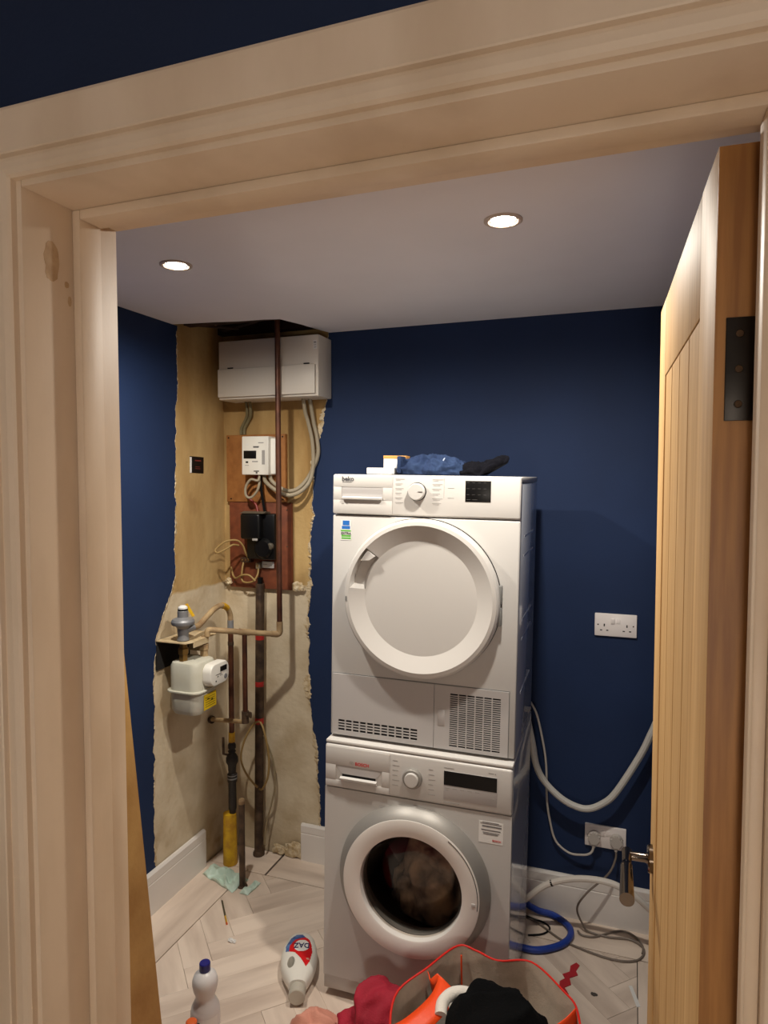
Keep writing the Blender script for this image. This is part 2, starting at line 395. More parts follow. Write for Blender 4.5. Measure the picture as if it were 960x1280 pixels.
def plank_obj(name, poly, ang, m, parent, z0=-.008, z1=0.0, gap=.0006, bev=.0008):
    cx = sum(p[0] for p in poly) / len(poly); cy = sum(p[1] for p in poly) / len(poly)
    ca, sa = math.cos(-ang), math.sin(-ang)
    loc = [((x - cx) * ca - (y - cy) * sa, (x - cx) * sa + (y - cy) * ca) for x, y in poly]
    def shrink(d):
        out = []
        for u, v in loc:
            l = math.hypot(u, v) or 1; out.append((u - u / l * d * 1.4, v - v / l * d * 1.4))
        return out
    o1, o2 = shrink(gap), shrink(gap + bev)
    bm = bmesh.new(); n = len(poly)
    A = [bm.verts.new((u, v, z0)) for u, v in o1]; B = [bm.verts.new((u, v, z1 - bev * .6)) for u, v in o1]; Cc = [bm.verts.new((u, v, z1)) for u, v in o2]
    bm.faces.new(Cc)
    for i in range(n):
        j = (i + 1) % n
        bm.faces.new((A[i], A[j], B[j], B[i])); bm.faces.new((B[i], B[j], Cc[j], Cc[i]))
    return from_bm(name, bm, m, parent, loc=(cx, cy, 0), rot=(0, 0, ang))
IX0, IX1, IY0, IY1 = -1.546, 0.040, FY, 2.485
Wp, Lp = 0.098, 0.49
ox, oy = -1.366, 2.104
c45 = math.sqrt(.5)
for i in range(-40, 41):
    for j in range(-8, 9):
        bx, by = i * Wp + j * Lp, i * Wp - j * Lp
        for (x0, x1, y0, y1, ang) in ((0, Lp, 0, Wp, R(45)), (Lp, Lp + Wp, Wp - Lp, Wp, R(135))):
            pts = []
            for (u, v) in ((bx + x0, by + y0), (bx + x1, by + y0), (bx + x1, by + y1), (bx + x0, by + y1)):
                u -= Lp + Wp; v -= Wp - Lp      # a plank end sits on the photographed corner
                pts.append((ox + (u - v) * c45, oy + (u + v) * c45))
            q = clip(pts, IX0, IX1, IY0, IY1)
            if len(q) >= 3 and area(q) > 2e-4: plank_obj('plank', q, ang, LAM, fl)
def strip(x0, x1, y0, y1, ang, gap=.001): plank_obj('border_plank', [(x0, y0), (x1, y0), (x1, y1), (x0, y1)], ang, LAM, fl, gap=gap)
strip(XL, IX0 - .003, FY, 1.30, R(90)); strip(XL, IX0 - .003, 1.301, 2.50, R(90))
strip(XL, -1.459, 2.50, YB, 0); strip(-1.452, -.72, IY1 + .0030, YB, 0); strip(-.719, XR, IY1 + .0030, YB, 0)
strip(IX1 + .002, XR, FY, 1.62, R(90)); strip(IX1 + .002, XR, 1.621, 2.485, R(90))
strip(IX0, -1.459, IY1 + .0030, 2.50, 0)

# skirting boards
def skirting(name, path_axis, a0, a1, face, sgn, label):
    prof = [(0, 0), (.015, 0), (.015, .122), (.0135, .124), (.0135, .127), (.015, .129), (.015, .158), (.009, .166), (0, .166)]
    if path_axis == 'y': bm = prism_bm([(face + sgn * t, z) for t, z in prof], a0, a1, 'y')
    else: bm = prism_bm([(face + sgn * t, z) for t, z in prof], a0, a1, 'x')
    o = from_bm(name, bm, SKIRT); tag(o, label, 'skirting board', kind='structure')
    o['kind'] = 'structure'
skirting('baseboard_left', 'y', YF, 2.455, XL, 1, 'white skirting board along the left wall stopping short of the corner')
skirting('baseboard_back', 'x', -1.362, XR, YB, -1, 'white skirting board along the back wall behind the machines')

# hall the camera stands in
tag(box('floor_hall', -2.2, 1.6, -2.2, FY - .01, -.05, 0, LAM), 'grey oak floor of the hall before the doorway', 'floor', kind='structure')
tag(box('ceiling_hall', -2.2, 1.6, -2.2, FY, 2.40, 2.44, CEIL), 'white ceiling of the hall before the doorway', 'ceiling', kind='structure')
tag(box('wall_hall_left', -2.25, -2.2, -2.2, FY, 0, 2.44, HALLBLUE), 'navy left wall of the hall', 'wall', kind='structure')
tag(box('wall_hall_right', 1.6, 1.65, -2.2, FY, 0, 2.44, HALLBLUE), 'navy right wall of the hall', 'wall', kind='structure')
tag(box('wall_hall_back', -2.2, 1.6, -2.25, -2.2, 0, 2.44, HALLBLUE), 'navy end wall of the hall behind the viewer', 'wall', kind='structure')

# door frame: lining, stops, architraves
fr = empty('trim_1', (0, 0, 0)); tag(fr, 'cream primed timber door frame with stops and moulded architraves', 'door frame', kind='structure')
HZ = 2.026
box('jamb', LX - .03, LX, FY, YF, 0, HZ + .03, FRAME, fr, .0015)
box('jamb', RX, RX + .03, FY, YF, 0, HZ + .03, FRAME, fr, .0015)
box('head', LX, RX, FY, YF, HZ, HZ + .03, FRAME, fr, .0015)
box('door_stop', LX, LX + .012, .664, .700, 0, HZ, FRAME, fr, .002)
box('door_stop', RX - .012, RX, .664, .700, 0, HZ - .012, FRAME, fr, .002)
box('door_stop', LX + .012, RX, .664, .700, HZ - .012, HZ, FRAME, fr, .002)
AP = [(0, 0), (0, .0075), (.003, .0105), (.009, .0125), (.017, .0128), (.0185, .0105), (.0215, .0105), (.0225, .0165), (.024, .0175), (.068, .0185), (.072, .0165), (.0735, 0)]
xi, xr_, zi = LX - .007, RX + .007, HZ + .007
def sweep(name, ends):
    bm = bmesh.new(); A = [bm.verts.new(ends(u, v, 0)) for u, v in AP]; B = [bm.verts.new(ends(u, v, 1)) for u, v in AP]
    n = len(AP); bm.faces.new(A); bm.faces.new(B)
    for i in range(n): bm.faces.new((A[i], A[(i + 1) % n], B[(i + 1) % n], B[i]))
    from_bm(name, bm, FRAME, fr)
sweep('architrave', lambda u, v, e: (xi - u, FY - v, 0 if e == 0 else zi + u))
sweep('architrave', lambda u, v, e: (xi - u if e == 0 else xr_ + u, FY - v, zi + u))
sweep('architrave', lambda u, v, e: (xr_ + u, FY - v, 0 if e == 0 else zi + u))

fill = mat('brown filler smear', (176, 144, 106), .7, rgb2=(196, 166, 130), scale=60)
jl = [o for o in fr.children if o.name.startswith('jamb')][0]
for nm_, cy, cz, ry, rz, sd in (('filler_smear', .632, 1.955, .011, .024, 1), ('nail_hole', .654, 1.934, .0035, .004, 5), ('nail_hole', .658, 1.915, .003, .006, 8)):
    prism(nm_, [(cy + ry * (1 + .3 * noise.noise((math.cos(q) * 2, math.sin(q) * 2, sd))) * math.cos(q), cz + rz * (1 + .3 * noise.noise((math.cos(q) * 2, math.sin(q) * 2, sd + 4))) * math.sin(q)) for q in [2 * math.pi * k / 22 for k in range(22)]], LX - .0004, LX + .0003, 'x', fill, jl)
# oak door, hinged right, standing open into the room
dr = empty('door_1', (.0720, .746, .006), (0, 0, R(2.3))); tag(dr, 'pale oak boarded door standing open on the right', 'door', kind='structure')
DW, DH, DT = .690, 2.015, .040
for x0 in (0,):
    box('core', .006, DT - .006, .10, DW - .10, .10, DH - .10, OAK, dr)
    box('stile', 0, DT, .0012, .114, 0, DH, OAK, dr, .0012); box('stile', 0, DT, DW - .116, DW, 0, DH, OAK, dr, .0012)
    box('darkened_edge', .0004, DT - .0004, 0, .0011, 0, DH - .0005, OAKEDGE, dr)
    box('rail', .0005, DT - .0005, .1145, DW - .1165, DH - .138, DH, OAK, dr, .001); box('rail', .0005, DT - .0005, .1145, DW - .1165, 0, .20, OAK, dr, .001)
    p0, p1 = .1155, DW - .1175
    for i in range(4):
        a, b = p0 + (p1 - p0) * i / 4, p0 + (p1 - p0) * (i + 1) / 4
        for (f0, f1, s) in ((.002, .007, 1), (DT - .007, DT - .002, -1)):
            prof = [(f0 if s > 0 else f1, a + .004), (f0 if s > 0 else f1, b - .004), ((f0 + .003) if s > 0 else f1 - .003, b - .0006), (f1 if s > 0 else f0, b - .0006), (f1 if s > 0 else f0, a + .0006), ((f0 + .003) if s > 0 else f1 - .003, a + .0006)]
            prism('board', prof, .2015, DH - .1395, 'z', OAK, dr)
# hinge
hg = empty('hinge', (0, 0, 0)); hg.parent = dr
bpy.data.objects.remove(hg)
for hz in (1.80, 1.00, .20):
    h = box('hinge', .010, .0395, -.0022, .0010, hz - .050, hz + .050, LATCHB, dr, .0006)
    k = lathe('hinge_knuckle', [(.006, -.05), (.006, .05)], LATCHB, h, seg=12, loc=(DT + .004, -.003, hz))
    for q in (-.034, 0, .034): lathe('screw', [(.004, 0), (.0035, -.0008), (0, -.0008)], NICKEL, h, seg=10, axis='y', loc=(.022, -.0022, hz + q))
# lever handles both faces
for s, x0 in ((-1, 0.0), (1, DT)):
    H = lathe('handle_rose', [(.026, 0), (.026, .007 * s), (.024, .009 * s), (0.0, .009 * s)], NICKEL, dr, axis='x', loc=(x0, DW - .058, .960))
    lathe('handle_neck', [(.011, .008 * s), (.0085, .014 * s), (.0085, .05 * s), (0, .05 * s)], NICKEL, H, seg=20, axis='x')
    tube('lever', [(.046 * s, .012, 0), (.047 * s, -.01, .0), (.049 * s, -.05, -.001), (.050 * s, -.10, -.002), (.051 * s, -.145, -.003)], .0105, NICKEL, H, seg=16,
         rfn=lambda i, n: .0095 + .0035 * (i / n) if i > n * .4 else .0085 + .002 * abs(1 - i / (n * .4)))

# ------------------------------------------------------------------ ceiling downlights
def downlight(x, y, zc, watts, col, label, blend=.7, ang=174):
    t = empty('downlight', (x, y, zc)); tag(t, label, 'ceiling light', 'recessed downlights')
    ring_lathe('bezel', [(.046, 0), (.046, -.003), (.042, -.0055), (.036, -.0045), (.034, -.001), (.033, .004)], mat('satin bezel', (190, 172, 160), .35), t, axis='z')
    em = mat('lit lens', (255, 240, 214), 0.4, emit=((1.0, .86, .66), 60.0))
    lathe('lens', [(.0325, .001), (.025, -.0015), (0, -.002)], em, t, seg=32)
    ld = bpy.data.lights.new('downlight_beam', 'SPOT'); ld.energy = watts; ld.color = col; ld.shadow_soft_size = .028
    ld.spot_size = R(ang); ld.spot_blend = blend
    lo = bpy.data.objects.new('downlight_beam', ld); COL.objects.link(lo); lo.parent = t; lo.location = (0, 0, -.012)
downlight(-.303, 1.652, ZC, ROOM_W, WARM, 'lit recessed downlight in the ceiling above the washer stack, the right one')
downlight(-1.251, 1.667, ZC, ROOM_W, WARM, 'lit recessed downlight in the ceiling nearer the left wall')
def floor_lamp(x, y, watts, col, label):
    t = empty('floor_lamp', (x, y, 0)); tag(t, label, 'lamp')
    lathe('base', [(.12, 0), (.13, .006), (.12, .02), (.02, .03)], CHROME, t, seg=32)
    lathe('pole', [(.010, .025), (.010, 1.10)], CHROME, t, seg=16)
    em = mat('lit opal globe', (255, 240, 214), 0.4, emit=((1.0, .86, .66), 3.0))
    gl_ = lathe('globe', [(.03, 1.10), (.08, 1.13), (.12, 1.20), (.13, 1.25), (.12, 1.30), (.08, 1.37), (0, 1.39)], em, t, seg=32)
    ld = bpy.data.lights.new('globe_light', 'POINT'); ld.energy = watts; ld.color = col; ld.shadow_soft_size = .13
    lo = bpy.data.objects.new('globe_light', ld); COL.objects.link(lo); lo.parent = t; lo.location = (0, .27, 1.25)
floor_lamp(.05, -1.35, HALL_W, HALL_WARM, 'lit opal globe floor lamp in the hall behind the viewer')

# ------------------------------------------------------------------ washing machine and tumble dryer
LEAN = (0, R(.9), R(2.0))
def hole_panel(name, x0, x1, z0, z1, cx, cz, r, y0, y1, m, parent, seg=64):
    """flat panel with a round hole"""
    bm = bmesh.new()
    corners = [(x1, z1), (x0, z1), (x0, z0), (x1, z0)]
    def outer(a):
        dx, dz = math.cos(a), math.sin(a); t = 1e9
        if dx > 1e-9: t = min(t, (x1 - cx) / dx)
        if dx < -1e-9: t = min(t, (x0 - cx) / dx)
        if dz > 1e-9: t = min(t, (z1 - cz) / dz)
        if dz < -1e-9: t = min(t, (z0 - cz) / dz)
        return cx + dx * t, cz + dz * t
    angs = sorted([2 * math.pi * k / seg for k in range(seg)] + [math.atan2(z - cz, x - cx) % (2 * math.pi) for x, z in corners])
    fo, fi, bi, bo = [], [], [], []
    for a in angs:
        ox_, oz_ = outer(a)
        fo.append(bm.verts.new((ox_, y0, oz_))); fi.append(bm.verts.new((cx + r * math.cos(a), y0, cz + r * math.sin(a))))
        bi.append(bm.verts.new((cx + r * math.cos(a), y1, cz + r * math.sin(a)))); bo.append(bm.verts.new((ox_, y1, oz_)))
    n = len(angs)
    for i in range(n):
        j = (i + 1) % n
        for A, B in ((fo, fi), (fi, bi), (bi, bo), (bo, fo)): bm.faces.new((A[i], A[j], B[j], B[i]))
    return from_bm(name, bm, m, parent)
def grid_print(name, rows, m, parent, y):
    """tiny printed legends, as thin raised strips: rows of (x, z, width, height)"""
    boxes(name, [(x, x + w_, y - .0003, y + .0002, z, z + h) for x, z, w_, h in rows], m, parent)['kind'] = 'stuff'

# --- tumble dryer
D = empty('tumble_dryer', (-.6186, 2.0, .862), LEAN)
tag(D, 'white tumble dryer with a solid round door, stacked on top', 'tumble dryer')
HW = .2975
boxes('cabinet', [(-HW, HW, .022, .47, .0, .828)], SIDE, D, .004)
box('front_panel', -HW, HW, 0, .021, .0, .7165, WHITE, D, .005, 3)
box('control_panel', -HW, HW, -.003, .024, .7195, .846, WHITE2, D, .006, 3)
box('worktop', -HW, HW, .0245, .475, .829, .8465, WHITE2, D, .004)
for z0 in (.66, .60, .40, .34, .17): boxes('side_pressing', [(HW - .001, HW + .0015, .10, .36, z0, z0 + .006)], SIDE, D)
# water tank drawer
dw = boxes('drawer', [(-HW + .004, -.098, -.0048, -.0030, .806, .842), (-HW + .004, -.098, -.0048, -.0030, .722, .765), (-HW + .004, -.267, -.0048, -.0030, .765, .806), (-.129, -.098, -.0048, -.0030, .765, .806)], WHITE2, D, .0008)
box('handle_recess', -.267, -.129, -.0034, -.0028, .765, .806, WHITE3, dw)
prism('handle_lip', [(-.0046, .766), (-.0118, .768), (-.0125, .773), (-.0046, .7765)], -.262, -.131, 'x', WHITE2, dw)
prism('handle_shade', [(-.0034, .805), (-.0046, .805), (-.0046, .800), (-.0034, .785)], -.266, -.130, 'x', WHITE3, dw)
text('logo', 'beko', .0205, mat('dark grey print', (70, 72, 76), .5), D, (-.266, -.0052, .8255), bold=True)
boxes('logo_underline', [(-.264, -.232, -.0056, -.0048, .8215, .8225)], mat('dark grey print', (70, 72, 76), .5), D)
grid_print('drawer_legend', [(-.266, .752, .008, .003), (-.250, .752, .005, .004)], PRINT, D, -.0049)
# dial
kn = lathe('dial', [(.0265, 0), (.0265, -.012), (.0255, -.018), (.0235, -.020), (0, -.0205)], WHITE2, D, axis='y', loc=(-.017, -.003, .796))
lathe('dial_ring', [(.0285, 0), (.0285, -.006), (.0267, -.0075), (.0262, 0)], BLACK, kn, axis='y')
box('pointer', .006, .021, -.0212, -.0204, -.0008, .0008, BLACK, kn)
rows = []
for i in range(6):
    z = .838 - i * .0145
    for w_, x in ((.020 + .010 * ((i * 7) % 3) / 3, -.088), (.024 + .012 * ((i * 5) % 3) / 3, .030)): rows.append((x if x < 0 else x, z - .005, w_ if i else w_ + .01, .0016)); rows.append((x + .002, z - .0085, w_ * .7, .0011))
rows += [(.066, .832, .0008, .0002 + .006), (.066, .778, .0008, .06), (.078, .808, .020, .0015), (.078, .778, .020, .0015)]
grid_print('programme_legend', rows, PRINT, D, -.0031)
dp = box('display', .132, .209, -.0042, -.0028, .769, .832, BLACK, D, .0006)
grid_print('display_legend', [(.136 + .017 * (i % 4), .826 - .018 * (i // 4), .008, .0014) for i in range(12)] + [(.136, .775, .012, .0016), (.153, .775, .016, .0016)], PRINTD, dp, -.0043)
# energy sticker
stk = box('sticker', -.270, -.234, -.0007, .0002, .636, .700, LABELW, D)
boxes('sticker_blue', [(-.263, -.240, -.0010, -.0006, .684, .699), (-.266, -.238, -.0010, -.0006, .672, .682)], LABELB, stk)
boxes('sticker_green', [(-.269, -.235, -.0010, -.0006, .664, .669), (-.267, -.235, -.0010, -.0006, .647, .653), (-.267, -.235, -.0010, -.0006, .640, .645)], LABELG, stk)
text('sticker_text', 'EXTRA', .011, mat('dark grey print', (70, 72, 76), .5), stk, (-.268, -.0011, .6545), bold=True)
# door: dished round door with a grip pocket at upper left
def pocket(i, a, r, h):
    d = math.degrees(a)
    f = 1.0 if 138 < d < 174 else 0.0
    if f and i in (6, 7): return ((.2220, -.006) if i == 6 else (.190, -.004))
    return r, h
prof = [(.243, 0), (.246, -.008), (.246, -.026), (.2435, -.034), (.238, -.0395), (.2265, -.0420), (.2235, -.0405), (.1805, -.0215), (.178, -.0205), (.09, -.0203), (0, -.0202)]
dd = lathe('door', prof, WHITE2, D, seg=120, axis='y', fn=pocket, loc=(.001, 0, .468))
dd.data.set_sharp_from_angle(angle=R(17))
ring_lathe('door_gap', [(.2475, .0), (.2475, -.0025), (.2425, -.0025)], DARK, dd, seg=96)
a0, a1 = R(139), R(150)
prism('grip_fin', [(.2195 * math.cos(a0), .2195 * math.sin(a0)), (.2195 * math.cos(a1), .2195 * math.sin(a1)), (.195 * math.cos(a0 + .10), .195 * math.sin(a0 + .10)), (.19 * math.cos(a0), .19 * math.sin(a0))], -.036, -.004, 'y', WHITE2, dd)
box('latch_window', -.2365, -.2315, -.0415, -.037, -.018, -.004, GASKET, dd)
for z in (.035, -.03): box('door_hinge', .236, .250, -.020, -.002, z - .035, z + .02, GASKET, dd, .002)
# lower service panels
def frame_lattice(name, X0, X1, Z0, Z1, ox0, ox1, oz0, oz1, nc, nr, m, parent, y0, y1, cw, rw):
    L = [(X0, ox0, y0, y1, Z0, Z1), (ox1, X1, y0, y1, Z0, Z1), (ox0, ox1, y0, y1, Z0, oz0), (ox0, ox1, y0, y1, oz1, Z1)]
    o = boxes(name, L, m, parent)
    bars = [(ox0 + (ox1 - ox0) * i / nc - cw / 2, ox0 + (ox1 - ox0) * i / nc + cw / 2, y0, y1, oz0, oz1) for i in range(1, nc)]
    bars += [(ox0, ox1, y0 + .0004, y1, oz0 + (oz1 - oz0) * i / nr - rw / 2, oz0 + (oz1 - oz0) * i / nr + rw / 2) for i in range(1, nr)]
    boxes('grille', bars, m, o)
    box('vent_cavity', ox0 - .001, ox1 + .001, y1, y1 + .0008, oz0 - .001, oz1 + .001, DARK, o)
    return o
box('panel_shadow_gap', -.2925, .2795, -.0008, .0005, .001, .2055, GASKET, D)
frame_lattice('condenser_cover', -.2905, .0478, .0035, .2030, -.269, -.004, .018, .0535, 11, 4, WHITE3, D, -.0045, -.0010, .0045, .0035)
gp = frame_lattice('filter_cover', .0492, .2775, .0035, .2030, .0985, .2535, .0145, .180, 6, 25, WHITE3, D, -.0045, -.0010, .0035, .0030)
box('latch', .0605, .0825, -.0052, -.0044, .076, .126, WHITE3, gp, .0003)

# --- washing machine
WM = empty('washing_machine', (-.632, 1.968, .007), LEAN)
tag(WM, 'white front loading washing machine with a glass porthole, under the dryer', 'washing machine')
HW = .2995
boxes('cabinet', [(-HW, -HW + .004, .022, .505, .012, .838), (HW - .004, HW, .022, .505, .012, .838), (-HW + .004, HW - .004, .495, .505, .012, .838), (-HW + .004, HW - .004, .022, .505, .012, .02)], SIDE, WM)
PC = (.001, .4365)
hole_panel('front_panel', -HW, HW, .062, .6935, PC[0], PC[1], .182, 0, .0215, WHITE, WM)
box('plinth', -HW, HW, .004, .0215, .014, .060, WHITE, WM, .003)
box('control_panel', -HW, HW, -.004, .0215, .6965, .836, WHITE2, WM, .007, 3)
box('worktop', -HW, HW, .0, .505, .8375, .8485, WHITE2, WM, .004)
for sx in (-.25, .25):
    for sy in (.06, .45): lathe('foot', [(.018, -.004), (.02, .004), (.012, .012)], BLACK, WM, seg=16, loc=(sx, sy, 0))
dw = boxes('detergent_drawer', [(-HW + .003, -.082, -.0062, -.0040, .772, .830), (-HW + .003, -.082, -.0062, -.0040, .700, .722), (-HW + .003, -.262, -.0062, -.0040, .722, .772), (-.106, -.082, -.0062, -.0040, .722, .772)], WHITE2, WM, .0008)
prism('handle_slope', [(-.262, .772), (-.106, .772), (-.125, .745), (-.242, .745)], -.0050, -.0040, 'y', WHITE3, dw)
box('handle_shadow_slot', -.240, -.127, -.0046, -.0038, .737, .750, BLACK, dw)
prism('handle_lip', [(-.006, .723), (-.0145, .727), (-.0155, .734), (-.006, .7375)], -.245, -.122, 'x', WHITE2, dw)
text('logo', 'BOSCH', .0145, REDTXT, WM, (-.196, -.0066, .7785), bold=True)
lg = ring_lathe('logo_badge', [(.0072, -.0006), (.0072, .0004), (.0060, .0004), (.0060, -.0006)], PRINT, WM, seg=24, loc=(-.209, -.0062, .7838))
boxes('logo_bar', [(-.0032, -.0022, -.0008, .0, -.0048, .0048), (.0022, .0032, -.0008, .0, -.0048, .0048), (-.0022, .0022, -.0008, .0, -.0008, .0008)], PRINT, lg)
kn = lathe('dial', [(.0225, 0), (.0225, -.016), (.0215, -.021), (.020, -.022), (0, -.0225)], WHITE2, WM, axis='y', loc=(-.006, -.004, .766))
lathe('dial_ring', [(.031, 0), (.031, -.010), (.029, -.0135), (.0245, -.014), (.0228, -.0125), (.0228, 0)], SILVER, kn, axis='y')
rows = []
for i in range(6):
    z = .812 - i * .0155
    rows += [(-.072, z, .016 + .010 * ((i * 5) % 3) / 3, .0022), (.044, z - .012, .014 + .012 * ((i * 7) % 3) / 3, .0022)]
rows += [(.093, .814, .030, .002), (.228, .817, .016, .002), (.247, .815, .003, .004), (.092, .707, .050, .0022)]
grid_print('programme_legend', rows, PRINT, WM, -.0041)
dp = box('display', .092, .2545, -.0052, -.0038, .718, .806, WHITE3, WM, .0006)
box('display_glass', .0925, .254, -.0058, -.0050, .762, .8055, BLACK, dp)
grid_print('display_legend', [(.097 + .023 * i, .752, .013, .0022) for i in range(5)] + [(.098, .746, .009, .002), (.236, .738, .012, .002)], PRINT, dp, -.0052)
stk = box('sticker', .202, .275, -.0006, .0002, .602, .668, LABELW, WM)
grid_print('sticker_text', [(.212, .664, .05, .0022), (.206, .660, .064, .0022), (.212, .651, .058, .0045), (.209, .640, .058, .0035), (.216, .628, .044, .003), (.214, .633, .05, .0022)], mat('mid grey print', (112, 110, 110), .5), stk, -.0007)
text('sticker_logo', 'BOSCH', .008, REDTXT, stk, (.243, -.0008, .609), bold=True)
# porthole door
dd = ring_lathe('door', [(.242, .0), (.2435, -.006), (.240, -.016), (.2175, -.0455), (.2165, -.046)], SILVER, WM, seg=96, loc=(PC[0], 0, PC[1]))
ring_lathe('door_ring', [(.2165, -.0445), (.2158, -.0475), (.2130, -.0485), (.1670, -.0475), (.1625, -.045), (.160, -.018)], mat('bright white plastic', (226, 221, 215), .36), dd, seg=96)
gl = ring_lathe('glass', [(.160, -.026), (.155, -.028), (.148, -.012), (.135, .028), (.118, .052), (.09, .064), (.05, .070), (.0005, .072)], GLASS, dd, seg=72)
ring_lathe('seal', [(.182, .002), (.176, -.004), (.164, -.010), (.158, .000), (.160, .016), (.172, .030), (.178, .05)], GASKET, dd, seg=72)
aa = [R(-6 + 62 * k / 20) for k in range(21)]
tube('grip_slit', [(.2105 * math.cos(a), -.0480, .2105 * math.sin(a)) for a in aa], .0013, DARK, dd, curve=False, seg=8)
boxes('door_catch', [(.192, .204, -.0495, -.0470, -.012, -.001)], WHITE, dd, .001)
drum = ring_lathe('drum', [(.178, .05), (.215, .055), (.225, .07), (.225, .36), (.20, .37), (.0005, .375)], mat('drum steel', (90, 86, 84), .35, metal=.8), WM, seg=64, loc=(PC[0], 0, PC[1]))

# --- crumpled cloth helper
def heap(name, rx, ry, h, seed, m, parent=None, loc=(0, 0, 0), rot=(0, 0, 0), folds=.35, freq=9.0, nr=34, na=96, flat=.55, sag=None):
    """crumpled cloth: a dome whose surface is pushed in and out along ridged, warped noise"""
    bm = bmesh.new(); rings = []; amp = folds * min(rx, ry, h)
    for i in range(nr + 1):
        t = i / nr; ring = []
        for k in range(na):
            a = 2 * math.pi * k / na
            er = 1 + .20 * noise.noise((math.cos(a) * 1.4, math.sin(a) * 1.4, seed)) + .06 * noise.noise((math.cos(a) * 4, math.sin(a) * 4, seed + 5))
            tt = math.sin(t * math.pi / 2) ** .9
            x, y = rx * er * tt * math.cos(a), ry * er * tt * math.sin(a)
            z = h * (max(0, 1 - tt ** 2.2)) ** flat * (1 + .25 * noise.noise((x * 5, y * 5, seed + 2)))
            p = Vector((x, y, z)); q = p + Vector((seed * 3.1, 0, seed))
            wv = q * freq + noise.noise_vector(q * freq * .55) * 1.1
            rd = .62 - abs(noise.noise(wv)) * 1.9 + (.34 - abs(noise.noise(wv * 2.2 + Vector((3, 3, 3)))) * 1.1) * .6 + noise.noise(wv * 4.3) * .07
            nv = Vector((x / rx ** 2, y / ry ** 2, z / h ** 2 + 1e-4)).normalized()
            p = p + nv * amp * rd * min(1, (1 - t) * 8 + .15)
            if sag: p.z += sag(p.x, p.y)
            p.z = max(p.z, .001 + .002 * (1 - t)); ring.append(bm.verts.new(p))
        rings.append(ring)
    for i in range(nr):
        for k in range(na):
            bm.faces.new((rings[i][k], rings[i][(k + 1) % na], rings[i + 1][(k + 1) % na], rings[i + 1][k]))
    bm.faces.new(rings[-1])
    bmesh.ops.remove_doubles(bm, verts=bm.verts, dist=1e-5)
    o = from_bm(name, bm, m, parent, loc=loc, rot=rot)
    for p in o.data.polygons: p.use_smooth = True
    return o
# washing inside the drum
tag(heap('laundry_load', .155, .10, .26, 3, mat('damp beige laundry', (214, 180, 148), .9, rgb2=(96, 80, 74), scale=11), loc=(-.60, 2.185, .235), folds=.3, freq=13), 'damp beige washing tumbling inside the washing machine drum', 'laundry')

# --- things on top of the dryer
cz = 1.7105
def on_top(x): return cz - (x + .62) * .0157
bx = empty('carton', (-.742, 2.135, on_top(-.742)), (0, R(.9), R(6))); tag(bx, 'small white carton with an orange lid edge on top of the dryer', 'carton')
box('body', -.034, .040, -.03, .03, 0, .052, LABELW, bx, .001); box('lid_edge', -.035, .041, -.031, .031, .0505, .061, WOOD, bx, .001)
tag(box('paper_packet', -.05, .035, -.04, .03, 0, .020, LABELW, None, .002, loc=(-.755, 2.075, on_top(-.755)), rot=(0, R(.9), R(-4))), 'flat white packet lying at the front of the dryer top, beside the carton', 'packet')
j = heap('jeans', .112, .065, .056, 21, DENIM, loc=(-.600, 2.10, on_top(-.6)), rot=(0, R(.9), R(4)), folds=.30, freq=26, flat=.42)
tag(j, 'crumpled blue denim jeans lying on top of the dryer', 'jeans')
boxes('waistband', [(-.112, -.098, -.045, .045, .004, .058)], DENIM, j, .004)
tube('hem_stitching', [(.03, -.060, .012), (.036, -.045, .040), (.040, -.02, .055), (.042, .01, .056)], .0022, mat('pale stitching', (150, 160, 180), .8), j)
b2 = heap('black_trousers', .10, .055, .036, 33, DENIMD, loc=(-.475, 2.12, on_top(-.475)), rot=(0, R(.9), R(3)), folds=.35, freq=26, flat=.5, sag=lambda x, y: max(0, x - .03) * .55)
tag(b2, 'crumpled black garment beside the jeans on top of the dryer', 'garment')

# ------------------------------------------------------------------ electrics in the corner
fb = empty('fuse_box', (-1.449, YB + .003, 2.035)); tag(fb, 'white consumer unit with a hinged flap high in the corner', 'fuse box')
box('casing', -.237, .237, -.122, 0, 0, .250, FUSEW, fb, .004)
box('cover', -.2365, .2365, -.129, -.1225, .001, .249, FUSEW, fb, .003)
fp = box('flap', -.236, .226, -.141, -.1295, .010, .130, FUSEW, fb, .004)
for lx in (-.19, .172): box('flap_latch', lx, lx + .025, -.134, -.128, .1305, .136, BLACK, fb)
box('warning_label', .214, .231, -.1296, -.1290, .190, .226, LABELW, fb)
boxes('label_print', [(.217, .228, -.1299, -.1294, .196, .199), (.217, .228, -.1299, -.1294, .205, .208), (.217, .228, -.1299, -.1294, .214, .221)], PRINT, fb)

bu = box('backboard', -1.722, -1.425, 2.636, YB + .004, 1.594, 1.892, BOARD1, None, .002); tag(bu, 'orange brown chipboard square behind the white electricity meter', 'backboard')
for x, z in ((-1.71, 1.88), (-1.437, 1.88), (-1.70, 1.607), (-1.437, 1.607)): lathe('screw', [(.004, 0), (.003, -.0015), (0, -.0015)], BLACK, bu, seg=10, axis='y', loc=(x, 2.636, z))
bl = box('backboard', -1.712, -1.400, 2.640, YB + .004, 1.208, 1.592, BOARD2, None, .002); tag(bl, 'reddish brown hardboard panel behind the black cut-out fuse', 'backboard')
for x, z in ((-1.42, 1.56), (-1.42, 1.40), (-1.69, 1.23)): lathe('screw', [(.004, 0), (.003, -.0015), (0, -.0015)], STEEL, bl, seg=10, axis='y', loc=(x, 2.640, z))
